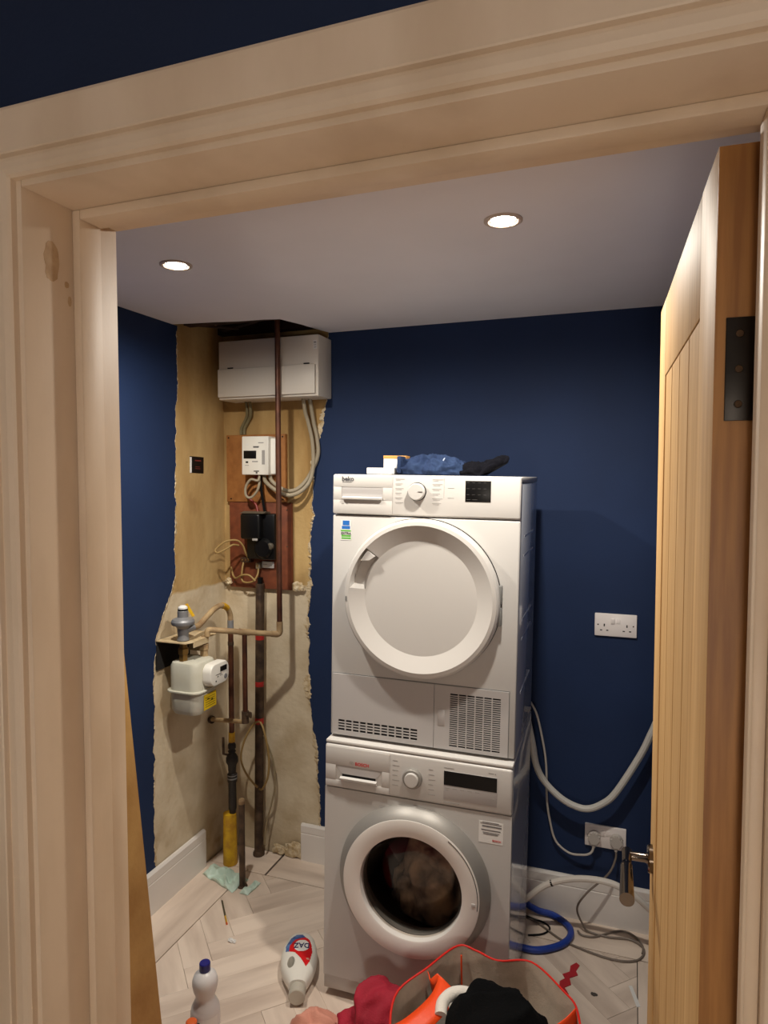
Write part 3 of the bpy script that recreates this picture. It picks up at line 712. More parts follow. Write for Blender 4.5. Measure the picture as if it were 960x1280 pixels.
# plaster crumbs at the board's lower corners
for x, lab in ((-1.715, 'left'), (-1.40, 'right')):
    pass
em = empty('electricity_meter', (-1.535, 2.636, 1.714), (0, R(.6), 0)); tag(em, 'white electricity meter with a dark display on the orange board', 'electricity meter')
box('body', -.066, .066, -.068, 0, 0, .166, METERW, em, .004); box('rear_case', -.060, .086, -.046, 0, .004, .158, METERW, em, .003)
boxes('side_slats', [(.0855, .0868, -.040, -.006, .02 + .012 * i, .026 + .012 * i) for i in range(10)], WHITE3, em)
box('display', -.056, .006, -.0695, -.0675, .070, .104, BLACK, em, .0005)
box('indicator', -.046, -.034, -.0692, -.0675, .051, .058, BLACK, em); box('led', -.045, -.034, -.0692, -.0675, .127, .134, LABELW, em)
boxes('printing', [(-.010, .020, -.0688, -.0678, .120, .124), (.016, .042, -.0688, -.0678, .136, .140), (.034, .048, -.0688, -.0678, .045, .106), (-.014, .014, -.0688, -.0678, .055, .060), (-.05, -.03, -.0688, -.0678, .040, .042)], PRINT, em)
boxes('maker_mark', [(-.008, .018, -.0690, -.0678, .117, .121), (-.006, .020, -.0690, -.0678, .014, .018), (.004, .012, -.0690, -.0678, .006, .012)], BLACK, em)
# cut-out fuse
cu = empty('cut_out_fuse', (-1.53, 2.640, 1.340)); tag(cu, 'black service cut-out fuse on the reddish board', 'fuse carrier')
box('base_block', -.062, .078, -.055, 0, .005, .205, BLACK, cu, .008)
box('fuse_carrier', -.074, .022, -.088, -.03, .095, .207, BLACK, cu, .010, 3)
prism('top_highlight', [(-.085, .2075), (-.05, .2155), (-.02, .213), (-.02, .206)], -.076, .040, 'x', mat('greyed black plastic', (88, 80, 66), .6), cu)  # grey top piece: highlight on the black fuse put into the colour
lathe('cable_boss', [(.045, 0), (.045, -.060), (.035, -.072), (0, -.072)], BLACK, cu, seg=24, axis='y', loc=(.025, 0, .055))
lathe('cap_nut', [(.015, 0), (.015, -.012), (.010, -.016), (0, -.016)], mat('greyed black plastic', (88, 80, 66), .6), cu, seg=16, axis='y', loc=(.060, -.055, .065))
boxes('seal_tag', [(-.012, .014, -.0895, -.087, .090, .100)], PRINT, cu, .002)
def cable(name, pts, r, m, label, cat='cable', n=8):
    o = tube(name, pts, r, m, n=n, seg=10); tag(o, label, cat); return o
cable('meter_tail', [(-1.508, 2.60, 1.722), (-1.504, 2.595, 1.700), (-1.488, 2.58, 1.683), (-1.45, 2.575, 1.655), (-1.401, 2.57, 1.634), (-1.363, 2.575, 1.628), (-1.325, 2.60, 1.648), (-1.299, 2.625, 1.692), (-1.289, 2.635, 1.759), (-1.293, 2.635, 1.856), (-1.309, 2.63, 1.935), (-1.318, 2.62, 1.98), (-1.318, 2.60, 2.04)], .0085, CABLEG, 'thick grey tail curving up to the consumer unit, the lower outer one')
cable('meter_tail', [(-1.482, 2.61, 1.722), (-1.478, 2.60, 1.700), (-1.455, 2.59, 1.678), (-1.407, 2.59, 1.650), (-1.368, 2.595, 1.646), (-1.338, 2.61, 1.664), (-1.312, 2.64, 1.709), (-1.272, 2.643, 1.793), (-1.274, 2.643, 1.869), (-1.288, 2.64, 1.936), (-1.297, 2.62, 2.04)], .0085, CABLEG, 'thick grey tail curving up to the consumer unit, nearer the paint edge')
cable('red_tail', [(-1.543, 2.60, 1.722), (-1.55, 2.60, 1.705), (-1.579, 2.60, 1.692), (-1.601, 2.60, 1.665), (-1.604, 2.605, 1.639), (-1.590, 2.61, 1.610), (-1.560, 2.612, 1.585), (-1.545, 2.605, 1.553)], .0055, CABLER, 'dark red cable looping below the electricity meter')
cable('grey_tail', [(-1.524, 2.59, 1.725), (-1.524, 2.575, 1.690), (-1.556, 2.57, 1.694), (-1.581, 2.57, 1.666), (-1.584, 2.57, 1.631), (-1.572, 2.575, 1.615), (-1.553, 2.58, 1.622), (-1.530, 2.58, 1.649), (-1.524, 2.585, 1.679), (-1.534, 2.60, 1.700)], .0055, CABLEG, 'grey cable loop hanging below the electricity meter')
cable('black_tail', [(-1.530, 2.605, 1.722), (-1.525, 2.60, 1.666), (-1.516, 2.60, 1.601), (-1.506, 2.60, 1.548)], .0065, BLACK, 'black cable from the meter down to the cut-out')
cable('supply_cable', [(-1.636, 2.648, 1.894), (-1.634, 2.648, 1.922), (-1.608, 2.645, 1.961), (-1.594, 2.635, 1.985), (-1.59, 2.62, 2.04)], .0075, mat('olive cable', (112, 102, 72), .6), 'olive twin cable rising from the chipboard to the consumer unit, right one')
cable('supply_cable', [(-1.652, 2.648, 1.894), (-1.650, 2.648, 1.922), (-1.626, 2.645, 1.961), (-1.612, 2.635, 1.985), (-1.608, 2.62, 2.04)], .0065, mat('olive cable', (112, 102, 72), .6), 'olive twin cable rising from the chipboard to the consumer unit, left one')
cable('earth_wire', [(-1.600, 2.622, 1.333), (-1.603, 2.60, 1.365), (-1.608, 2.58, 1.405), (-1.625, 2.56, 1.428), (-1.66, 2.53, 1.425), (-1.690, 2.51, 1.400), (-1.695, 2.50, 1.385), (-1.680, 2.50, 1.378), (-1.65, 2.52, 1.395), (-1.632, 2.54, 1.41), (-1.622, 2.57, 1.405)], .0042, CABLEB, 'yellowish earth wire looping out left of the black cut-out')
cable('earth_wire', [(-1.628, 2.622, 1.330), (-1.629, 2.61, 1.30), (-1.629, 2.605, 1.249), (-1.602, 2.60, 1.238), (-1.567, 2.60, 1.247), (-1.552, 2.61, 1.274), (-1.554, 2.622, 1.300)], .0042, CABLEB, 'yellowish earth wire forming a U below the terminal block')
cable('earth_wire', [(-1.555, 2.595, 1.248), (-1.584, 2.592, 1.272), (-1.62, 2.592, 1.271), (-1.662, 2.61, 1.253), (-1.690, 2.63, 1.262), (-1.70, 2.63, 1.30)], .0042, CABLEB, 'yellowish earth wire running left to the plaster corner')
eb = box('terminal_block', -1.642, -1.588, 2.615, 2.640, 1.325, 1.347, mat('brown bakelite', (60, 40, 28), .5), None, .002); tag(eb, 'brown terminal block below left of the cut-out', 'terminal block')
for x in (-1.632, -1.615, -1.598): lathe('terminal_screw', [(.0035, 0), (.003, -.0015), (0, -.0015)], BRASS, eb, seg=10, axis='y', loc=(x, 2.615, 1.336))
et = box('cable_tag', -1.542, -1.485, 2.630, 2.6395, 1.303, 1.331, LABELW, None, .0008); tag(et, 'white earth label tag under the cut-out', 'label tag')
boxes('printing', [(-1.537, -1.515, 2.6295, 2.6302, 1.318, 1.320), (-1.495, -1.492, 2.6295, 2.6302, 1.312, 1.315)], PRINT, et)
ec = box('earth_clamp', -1.566, -1.546, 2.618, 2.640, 1.299, 1.325, mat('galvanised clamp', (150, 140, 120), .4, metal=.5), None, .001); tag(ec, 'small metal earth clamp beside the white tag', 'clamp')
lathe('screw', [(.004, 0), (.004, -.003), (0, -.003)], BRASS, ec, seg=10, axis='y', loc=(-1.556, 2.618, 1.312))
ws = empty('wall_sticker', (XL - .0045, 2.455, 1.757), (R(-1.5), 0, 0)); tag(ws, 'small black sticker with red lettering on the bare left wall', 'sticker')
box('backing', 0, .0006, -.052, .046, -.036, .034, BLACK, ws); box('corner_fold', .0005, .0016, -.052, -.040, -.036, .030, LABELW, ws)
boxes('lettering', [(.0006, .001, -.016, .026, .015, .020), (.0006, .001, -.014, .018, -.010, -.008), (.0006, .001, -.014, .022, -.018, -.016)], mat('dull red print', (120, 40, 34), .6), ws)

# ------------------------------------------------------------------ pipes and gas
PY = 2.500
A = Vector((-1.383, PY, 1.045)); B = Vector((-1.596, 2.292, 1.093))
vp = empty('copper_pipe', (-1.383, PY, 1.045)); tag(vp, 'brown copper pipe rising past the consumer unit into the ceiling hole', 'pipe')
tube('riser', [(-1.383, PY, 1.075), (-1.383, PY, 2.46)], .0115, COPPER, vp, curve=False, seg=16).location = (1.383, -PY, -1.045)
tube('elbow', bent([(-1.383, PY, 1.10), A, A + (B - A) * .12], .03), .0135, PAINTPIPE, vp, curve=False, seg=16).location = (1.383, -PY, -1.045)
tube('branch', bent([A + (B - A) * .08, B, B + Vector((0, 0, -.028))], .022), .0115, PAINTPIPE, vp, curve=False, seg=16).location = (1.383, -PY, -1.045)
T = A + (B - A) * .497
tube('tee', [T + (B - A).normalized() * .022, T - (B - A).normalized() * .022], .0138, PAINTPIPE, vp, curve=False, seg=16).location = (1.383, -PY, -1.045)
tp = tube('drop', [T, T + Vector((0, 0, -.36))], .0105, COPPER, vp, curve=False, seg=16); tp.location = (1.383, -PY, -1.045)
# wall stub with drain valve
lo = T + Vector((0, 0, -.375)); wst = Vector((XL + .002, 2.520, .632))
lp = empty('pipe_stub', lo); tag(lp, 'painted low pipe with a small drain valve running to the left wall', 'pipe')
o = tube('stub_pipe', bent([lo + Vector((0, 0, .03)), lo, wst], .02), .0095, PAINTPIPE, lp, curve=False, seg=14); o.location = -lo
o = tube('wall_plate', [wst + Vector((.001, 0, 0)), wst + Vector((.012, -.004, 0))], .017, STEEL, lp, curve=False, seg=16); o.location = -lo
vb = tube('drain_valve', [(0, 0, .045), (0, 0, -.004)], .0155, STEEL, lp, curve=False, seg=12)
tube('valve_spindle', [(0, 0, .03), (.030, -.016, .036)], .008, STEEL, vb, curve=False, seg=10); box('valve_head', -.008, .008, -.004, .004, -.008, .016, STEEL, vb, .002, loc=(.034, -.018, .036), rot=(0, 0, R(-28)))

gp_ = empty('gas_riser', (-1.632, 2.515, 0)); tag(gp_, 'brown gas pipe with black lever valve and yellow floor sleeve', 'gas pipe')
tube('pipe', [(0, 0, .54), (0, 0, 1.06)], .0118, COPPER, gp_, curve=False, seg=16)
tube('union', [(0, 0, 1.035), (0, 0, 1.085)], .0135, GREYMET, gp_, curve=False, seg=12)
tube('collar', [(0, 0, .975), (0, 0, .99)], .0135, STEEL, gp_, curve=False, seg=12)
tube('yellow_tape', [(0, 0, .548), (0, 0, .590)], .0142, YELLOW, gp_, curve=False, seg=14)
vv = lathe('valve_body', [(.010, .548), (.017, .535), (.017, .52), (.012, .515), (.018, .505), (.012, .50), (.019, .492), (.026, .478), (.026, .458), (.019, .445), (.016, .41), (.021, .405), (.021, .372), (.017, .365), (.0175, .25), (.014, .24), (.014, .10)], mat('black pipe wrap', (34, 28, 26), .5, bump=.3, bscale=120), gp_, seg=20)
tube('band', [(0, 0, .384), (0, 0, .390)], .0222, GREYMET, vv, curve=False, seg=18); tube('band', [(0, 0, .398), (0, 0, .402)], .0222, GREYMET, vv, curve=False, seg=18)
lv = box('valve_lever', -.005, .005, -.003, .003, 0, .078, STEEL, vv, .001, loc=(-.032, -.018, .492)); tube('lever_pin', [(0, 0, .003), (.030, .016, -.006)], .0045, STEEL, lv, curve=False, seg=8)
lathe('floor_sleeve', [(.020, .228), (.0285, .226), (.0300, .11), (.0310, .0), (.020, 0)], YELLOW, gp_, seg=24, loc=(-.012, -.004, .002)); lathe('sleeve_filler', [(.0195, .20), (.0195, .222), (.012, .226), (0, .226)], mat('brown filler', (120, 90, 50), .9), gp_, seg=16, loc=(-.008, -.003, .002))
# conduit
cd = empty('conduit', (-1.545, 2.615, 0), (0, R(-.9), 0)); cd.rotation_euler = (0, R(.9), 0); cd.location = (-1.562, 2.615, 0)
tag(cd, 'rusty brown steel conduit from the floor up to the fuse board', 'conduit')
tube('conduit_pipe', [(0, 0, .004), (0, 0, 1.235)], .0195, STEEL, cd, curve=False, seg=20)
for z in (.985, .775): tube('red_band', [(0, 0, z), (0, 0, z + .022)], .0199, TAPE_R, cd, curve=False, seg=20)
tube('red_band', [(0, 0, .605), (0, 0, .632)], .0202, TAPE_R, cd, curve=False, seg=20)
tube('top_gland', bent([(0, 0, 1.225), (0, 0, 1.262)], .01), .0125, BLACK, cd, curve=False, seg=14)
lathe('foot_gasket', [(.026, 0), (.026, .01), (.020, .02), (.0195, .02)], STEEL, cd, seg=20, loc=(0, 0, .002))
sp = empty('pipe_stump', (-1.503, 2.383, 0)); tag(sp, 'rusty capped pipe stump standing up from the floorboards', 'pipe')
tube('stump', [(0, 0, -.006), (0, 0, .355)], .0128, STEEL, sp, curve=False, seg=16); lathe('stump_cap', [(.0135, .352), (.0142, .366), (.010, .372), (0, .372)], PAINTPIPE, sp, seg=16); lathe('floor_collar', [(.022, .0005), (.020, .004), (.0128, .005)], STEEL, sp, seg=18)
cable('hanging_wire', [(-1.535, 2.588, .625), (-1.560, 2.575, .612), (-1.595, 2.56, .544), (-1.612, 2.555, .466), (-1.597, 2.56, .404), (-1.565, 2.575, .349), (-1.548, 2.588, .325)], .0045, CABLEB, 'beige wire looped on the left side of the conduit')
cable('hanging_wire', [(-1.533, 2.59, .622), (-1.505, 2.575, .587), (-1.478, 2.565, .489), (-1.482, 2.565, .396), (-1.515, 2.575, .331), (-1.540, 2.588, .318)], .0045, CABLEB, 'beige wire looped on the right side of the conduit')
cable('hanging_wire', [(-1.522, 2.60, .56), (-1.488, 2.62, .442), (-1.482, 2.625, .33), (-1.500, 2.62, .235), (-1.520, 2.61, .15), (-1.525, 2.605, .06)], .004, mat('pale wire', (150, 134, 104), .6), 'thin pale wire hanging lowest beside the conduit')

# gas meter
gm = empty('gas_meter', (-1.634, 2.247, .772)); tag(gm, 'cream gas meter with white index box hanging on the left wall', 'gas meter')
def rrect(hx, hy, r, n=8):
    out = []
    for cx, cy, a0 in ((hx - r, hy - r, 0), (-hx + r, hy - r, 90), (-hx + r, -hy + r, 180), (hx - r, -hy + r, 270)):
        for k in range(n + 1):
            a = R(a0 + 90 * k / n); out.append((cx + r * math.cos(a), cy + r * math.sin(a)))
    return out
def loft(name, secs, m, parent, **k):
    bm = bmesh.new(); rings = [[bm.verts.new((x, y, z)) for x, y in rrect(hx, hy, r)] for hx, hy, r, z in secs]
    n = len(rings[0])
    for a, b in zip(rings[:-1], rings[1:]):
        for i in range(n): bm.faces.new((a[i], a[(i + 1) % n], b[(i + 1) % n], b[i]))
    bm.faces.new(rings[0]); bm.faces.new(rings[-1])
    return from_bm(name, bm, m, parent, smooth=True, **k)
loft('lower_case', [(.040, .045, .02, 0), (.058, .062, .03, .004), (.068, .071, .036, .022), (.070, .073, .037, .092)], METER, gm)
loft('flange', [(.074, .077, .037, .092), (.079, .082, .037, .0935), (.079, .082, .037, .0985), (.074, .077, .037, .100)], METER, gm)
loft('upper_case', [(.070, .073, .037, .100), (.069, .072, .036, .195), (.064, .067, .034, .207), (.05, .052, .026, .213), (.02, .02, .01, .215)], METER, gm)
ib = loft('index_box', [(.040, .060, .030, 0), (.044, .064, .032, .004), (.044, .064, .032, .034), (.041, .061, .03, .040), (.036, .056, .026, .041)], METERW, gm, loc=(.068, .026, .156), rot=(0, R(90), 0))
box('index_display', -.026, -.006, .000, .045, .0412, .0425, BLACK, ib); lathe('index_button', [(.010, .0405), (.010, .0428), (.006, .0432), (0, .0432)], GREYMET, ib, seg=18, loc=(.020, .036, 0))
boxes('index_print', [(.000, .002, -.03, .01, .0408, .0416), (.008, .011, -.02, -.012, .0408, .0418), (.022, .028, -.032, -.026, .0408, .042), (.006, .009, .0, .004, .0408, .042), (.006, .009, .008, .012, .0408, .042)], BLACK, ib)
yl = box('yellow_label', .0704, .0716, -.030, .052, .018, .078, YLABEL, gm)
boxes('label_print', [(.0716, .0720, -.022, .044, .064 - .009 * i, .0655 - .009 * i) for i in range(5)] + [(.0716, .0720, -.010, .005, .056, .060), (.0716, .0720, .016, .030, .048, .052)], BLACK, yl)
gb = empty('meter_bracket', (XL, 2.25, 1.0)); tag(gb, 'cream folded metal bracket carrying the gas meter', 'bracket')
prism('shelf', [(0, -.085), (.135, -.085), (.150, -.05), (.150, .10), (.135, .125), (0, .125)], .060, .0635, 'z', CREAMCARD, gb)
box('dark_hole_plate', -.0045, .004, -.085, .125, -.055, .0598, DARK, gb); box('front_lip', .1470, .150, -.05, .05, .040, .0598, CREAMCARD, gb); box('side_web', .004, .06, .118, .122, -.02, .0598, CREAMCARD, gb)  # plate coloured near-black for the shaded hole under the shelf
lathe('inlet_nut', [(.013, -.018), (.017, -.014), (.017, .010), (.021, .012), (.021, .034), (.016, .036), (.016, .060)], BRASS, gb, seg=6, loc=(.098, -.045, .0))
lathe('outlet_nut', [(.013, -.018), (.017, -.014), (.017, .010), (.020, .012), (.020, .034), (.013, .036), (.013, .066)], PAINTPIPE, gb, seg=6, loc=(.133, .042, .0))
rg = empty('gas_regulator', (XL + .098, 2.205, 1.0635)); tag(rg, 'grey round gas regulator standing on the meter bracket', 'regulator')
lathe('body', [(.014, 0), (.024, .003), (.023, .012), (.021, .020), (.023, .050), (.030, .060), (.042, .064), (.045, .069), (.045, .078), (.040, .086), (.026, .091), (.021, .094), (.021, .118), (.018, .121), (0, .121)], GREYMET, rg, seg=36)
lathe('cap_band', [(.0195, .119), (.0195, .126), (.016, .127)], BLACK, rg, seg=24); lathe('cap', [(.0185, .1265), (.018, .133), (.010, .139), (0, .140)], LABELW, rg, seg=24)
tube('outlet_port', [(.010, .010, .042), (.030, .034, .052)], .0145, GREYMET, rg, curve=False, seg=14)
fx = empty('flexible_hose', (-1.61, 2.26, 1.10)); tag(fx, 'beige flexible gas hose arching from the regulator to the riser', 'hose')
o = tube('hose', [(-1.622, 2.236, 1.112), (-1.625, 2.255, 1.108), (-1.632, 2.295, 1.112), (-1.634, 2.35, 1.135), (-1.636, 2.405, 1.155), (-1.633, 2.450, 1.160), (-1.632, 2.490, 1.142), (-1.632, 2.512, 1.110), (-1.632, 2.515, 1.075)], .0118, PAINTPIPE, fx, n=12); o.location = (1.61, -2.26, -1.10)
o = tube('yellow_band', [(-1.633, 2.455, 1.1595), (-1.632, 2.475, 1.1515), (-1.632, 2.490, 1.142)], .0130, YELLOW, fx, n=5); o.location = (1.61, -2.26, -1.10)
yt = prism('paper_tag', [(-.006, -.01), (.006, -.013), (.011, .045), (-.002, .048)], 0, .0008, 'y', YELLOW, None, loc=(-1.625, 2.232, 1.165), rot=(R(-10), R(-38), R(20))); tag(yt, 'small yellow paper tag tied to the regulator', 'tag')
# debris of plaster at the foot of the wall and under the boards
def lump(name, loc, s, m, label, cat, seed):
    bm = bmesh.new(); bmesh.ops.create_icosphere(bm, subdivisions=3, radius=1.0)
    for v in bm.verts:
        d = 1 + .45 * noise.noise(v.co * 1.7 + Vector((seed, 0, 0))) + .35 * noise.noise(v.co * 4.5 + Vector((seed, 4, 0))); v.co = Vector((v.co.x * s[0], v.co.y * s[1], max(v.co.z, -.6) * s[2])) * d
    o = from_bm(name, bm, m, loc=loc); tag(o, label, cat); return o
lump('plaster_lump', (-1.405, 2.650, .030), (.050, .010, .038), CHIP, 'crumbled plaster lump at the foot of the back wall beside the skirting end', 'plaster', 3)
lump('plaster_lump', (-1.475, 2.650, .022), (.036, .009, .024), CHIP, 'crumbled plaster lump at the foot of the back wall beside the conduit', 'plaster', 9)
lump('plaster_lump', (-1.375, 2.648, 1.222), (.030, .014, .024), CHIP, 'crumbling filler lump at the lower right corner of the hardboard', 'plaster', 13)
lump('plaster_lump', (-1.718, 2.640, 1.232), (.018, .014, .018), CHIP, 'crumbling filler lump at the lower left corner of the hardboard', 'plaster', 17)

# ------------------------------------------------------------------ sockets and leads on the right
def socket(x, z, label, plugged):
    t = empty('double_socket', (x, YB, z)); tag(t, label, 'socket', 'double sockets on the back wall')
    box('face_plate', -.0745, .0745, -.010, 0, -.0425, .0425, SOCKET, t, .003)
    for s in (-1, 1):
        box('rocker_switch', s * .010 - .0075, s * .010 + .0075, -.0125, -.0095, .006, .026, SOCKET, t, .001, rot=(R(4 if s < 0 else -4), 0, 0))
        for dx, dz, wx, wz in ((0, -.001, .0022, .0050), (-.011, -.020, .0038, .0020), (.011, -.020, .0038, .0020)):
            box('pin_slot', s * .040 + dx - wx, s * .040 + dx + wx, -.0104, -.0096, dz - wz, dz + wz, BLACK, t)
        lathe('screw', [(.0028, 0), (.0022, -.0008), (0, -.0008)], NICKEL, t, seg=10, axis='y', loc=(s * .062, -.010, 0))
    return t
socket(-.054, 1.153, 'white double socket with nothing plugged in, high on the navy wall', False)
socket(-.078, .341, 'white double socket with two plugs, low on the navy wall', True)
def plug(x, z, label, cord_pts, cr, cm):
    t = empty('mains_plug', (x, YB - .010, z)); tag(t, label, 'plug', 'plugs in the low socket')
    sh = [(.023 * math.cos(R(a)), .023 * math.sin(R(a)) + .002) for a in range(-10, 191, 10)] + [(-.020, -.014), (-.012, -.026), (.012, -.026), (.020, -.014)]
    bm = prism_bm(sh, -.024, -.0005, 'y'); bmesh.ops.bevel(bm, geom=[e for e in bm.edges if all(abs(v.co.y + .024) < 1e-5 for v in e.verts)], offset=.005, segments=3, affect='EDGES')
    from_bm('plug_body', bm, PLUG, t, smooth=True)
    tube('cord_grip', [(0, -.014, -.024), (-.001, -.014, -.036)], .0062, PLUG, t, curve=False, seg=10)
    o = tube('cord', cord_pts, cr, cm, t, n=10, seg=8); o.location = (-x, -(YB - .010), -z)
plug(-.118, .338, 'grey plug in the left outlet of the low socket', [(-.119, 2.631, .306), (-.123, 2.626, .29), (-.135, 2.622, .278), (-.16, 2.625, .268), (-.21, 2.635, .262), (-.26, 2.636, .30), (-.283, 2.630, .384), (-.293, 2.62, .47), (-.297, 2.62, .595), (-.310, 2.62, .686), (-.335, 2.62, .792), (-.36, 2.60, .85)], .0042, PLUG)
plug(-.038, .338, 'grey plug in the right outlet of the low socket', [(-.039, 2.631, .306), (-.040, 2.622, .275), (-.065, 2.60, .225), (-.140, 2.575, .150), (-.172, 2.575, .085), (-.150, 2.572, .030), (-.130, 2.575, .006), (-.060, 2.570, .005), (.020, 2.582, .005), (.064, 2.542, .005), (.037, 2.474, .005), (-.056, 2.452, .005), (-.211, 2.491, .005), (-.315, 2.562, .005), (-.42, 2.60, .005)], .0038, CORD)
cable('loose_cord', [(-.168, 2.560, .010), (-.150, 2.548, .0045), (-.105, 2.556, .0045), (-.045, 2.606, .0045), (.000, 2.625, .0045), (.040, 2.600, .0045), (.060, 2.56, .0045), (.058, 2.52, .0045)], .0036, CORD, 'thin grey cord looping over the floor beside the skirting', 'cord')
def ribbed(i, n, r=.0125): return r + .0012 * (1 if i % 2 else -1)
cable('drain_hose', [(-.36, 2.48, .86), (-.340, 2.53, .72), (-.327, 2.57, .610), (-.295, 2.585, .545), (-.242, 2.59, .495), (-.190, 2.592, .470), (-.140, 2.593, .466), (-.090, 2.594, .492), (-.042, 2.595, .543), (.039, 2.60, .690), (.078, 2.60, .784), (.125, 2.60, .90), (.20, 2.60, 1.0)], .0125, HOSE, 'pale grey drain hose drooping across the navy wall', 'hose', n=10)
cable('waste_hose', [(-.42, 2.50, .06), (-.345, 2.500, .135), (-.272, 2.505, .199), (-.172, 2.51, .238), (-.062, 2.51, .247), (.02, 2.51, .220), (.09, 2.52, .165), (.17, 2.54, .10), (.21, 2.55, .05)], .0115, mat('white hose', (214, 206, 196), .45), 'white waste hose arching in front of the back skirting board', 'hose', n=10)
tube('hose_clip', [(-.262, 2.506, .204), (-.256, 2.506, .207)], .0122, BLACK, bpy.data.objects['waste_hose'], curve=False, seg=12)
cable('inlet_hose', [(-.42, 2.60, .10), (-.370, 2.610, .045), (-.320, 2.615, .020), (-.262, 2.615, .014), (-.205, 2.575, .013), (-.190, 2.52, .013), (-.218, 2.455, .013), (-.285, 2.402, .013), (-.345, 2.392, .013), (-.42, 2.41, .013)], .012, HOSEB, 'blue water inlet hose curled on the floor beside the washing machine', 'hose', n=10)
cable('black_wire', [(-.40, 2.56, .03), (-.335, 2.58, .006), (-.290, 2.572, .004), (-.268, 2.545, .004), (-.290, 2.505, .004), (-.34, 2.48, .004)], .0034, BLACK, 'thin black wire curled inside the blue hose on the floor', 'cord')

# ------------------------------------------------------------------ leaning sheet by the doorway
tb = box('leaning_board', -.006, .006, -.55, 0, 0, 1.95, TAN, None, .001, loc=(-1.206, 1.508, .002), rot=(R(6.4), 0, 0))
tag(tb, 'brown backed board propped upright inside the room beside the left door jamb', 'board')
# ------------------------------------------------------------------ floor litter
def sheet(name, pts, h, m, label, cat, seed, amp=.01, nx=46, ny=30):
    """crumpled thin sheet through four floor corners"""
    bm = bmesh.new(); V = []
    for i in range(nx + 1):
        row = []
        for k in range(ny + 1):
            s, t = i / nx, k / ny
            p = (Vector(pts[0]) * (1 - s) + Vector(pts[1]) * s) * (1 - t) + (Vector(pts[3]) * (1 - s) + Vector(pts[2]) * s) * t
            q = Vector((p.x, p.y, seed)); d = Vector((noise.noise(q * 14), noise.noise(q * 14 + Vector((5, 5, 5))))) * amp
            z = h * max(0.03, .75 - abs(noise.noise(q * 19 + noise.noise_vector(q * 9) * 1.2)) * 1.9 + noise.noise(q * 45) * .3) * (math.sin(math.pi * s) * math.sin(math.pi * t)) ** .4 + .0015
            row.append(bm.verts.new((p.x + d.x, p.y + d.y, z)))
        V.append(row)
    for i in range(nx):
        for k in range(ny): bm.faces.new((V[i][k], V[i + 1][k], V[i + 1][k + 1], V[i][k + 1]))
    o = from_bm(name, bm, m, smooth=True); o.modifiers.new('thickness', 'SOLIDIFY').thickness = .001; tag(o, label, cat); return o
sheet('plastic_bag', [(-1.715, 2.395), (-1.52, 2.33), (-1.50, 2.43), (-1.70, 2.475)], .045, MINT, 'crumpled pale mint plastic bag on the floor against the left skirting', 'plastic bag', 4, .016)
sheet('plastic_bag', [(-1.487, 2.335), (-1.445, 2.335), (-1.440, 2.43), (-1.470, 2.43)], .028, MINT, 'small mint plastic scrap just right of the pipe stump', 'plastic bag', 9, .008)
pn = empty('pencil', (-1.425, 2.148, .004)); d = Vector((-1.530, 2.272, .004)) - Vector((-1.425, 2.148, .004)); L_ = d.length; pn.rotation_euler = (0, 0, math.atan2(d.y, d.x))
tag(pn, 'thin pencil lying on the floor below the border plank', 'pencil')
tube('shaft', [(.012, 0, 0), (L_ - .01, 0, 0)], .0033, mat('dark pencil', (70, 62, 40), .5), pn, curve=False, seg=6); tube('ferrule', [(.008, 0, 0), (.05, 0, 0)], .0035, YELLOW, pn, curve=False, seg=8); tube('eraser', [(0, 0, 0), (.009, 0, 0)], .0036, ORANGE, pn, curve=False, seg=8)
lump('plaster_chip', (-1.356, 2.075, .004), (.016, .009, .006), LABELW, 'small white plaster chip alone on the floorboards', 'plaster', 21)
lump('dirt_spot', (-.094, 2.265, .001), (.010, .008, .0025), mat('grey grit', (70, 64, 60), .9), 'small grey lump of grit on the floor right of the bag', 'grit', 25)
rb = prism('red_scrap', [(-.160, 2.395), (-.148, 2.385), (-.158, 2.352), (-.150, 2.335), (-.176, 2.312), (-.168, 2.282), (-.188, 2.262), (-.172, 2.236), (-.186, 2.220), (-.204, 2.248), (-.206, 2.285), (-.190, 2.305), (-.200, 2.322), (-.178, 2.342), (-.178, 2.372)], .0005, .003, 'z', mat('red scrap', (176, 30, 40), .6)); tag(rb, 'torn strip of red scrap on the floor beside the bag', 'scrap')
wt = prism('masking_tape', [(.013, 2.345), (.024, 2.348), (.050, 2.262), (.038, 2.256)], .0004, .0012, 'z', LABELW); tag(wt, 'short strip of white tape stuck across the floor joint', 'tape')

# ------------------------------------------------------------------ bottles
bb = empty('bleach_bottle', (-1.150, 1.618, 0), (0, 0, R(-25))); tag(bb, 'white bleach bottle with a navy blue cap standing on the floor', 'bottle')
lathe('body', [(.036, 0), (.041, .004), (.042, .012), (.042, .148), (.040, .160), (.034, .172), (.0275, .184), (.0278, .194), (.034, .212), (.0368, .228), (.0362, .240), (.0315, .253), (.020, .2635), (.0140, .267), (.0135, .274)], HDPE2, bb, seg=48)
lathe('cap', [(.0155, .2665), (.0160, .268), (.0160, .288), (.0142, .2905), (0, .2905)], NAVYCAP, bb, seg=28)
bm = lathe_bm([(.0424, .02), (.0424, .147)], 48); bmesh.ops.delete(bm, geom=[f for f in bm.faces if len(f.verts) > 4 or f.calc_center_median().y > .018], context='FACES'); bb_l = from_bm('label', bm, LABELW, bb, smooth=True)
for a, c in ((-105, DAZNAVY), (-60, mat('dark grey print', (70, 72, 76), .5))):
    bm = lathe_bm([(.0427, .100), (.0427, .140)], 96); bmesh.ops.delete(bm, geom=[f for f in bm.faces if len(f.verts) > 4 or abs((math.degrees(math.atan2(f.calc_center_median().y, f.calc_center_median().x)) - a)) > 9], context='FACES'); from_bm('label_mark', bm, c, bb_l)
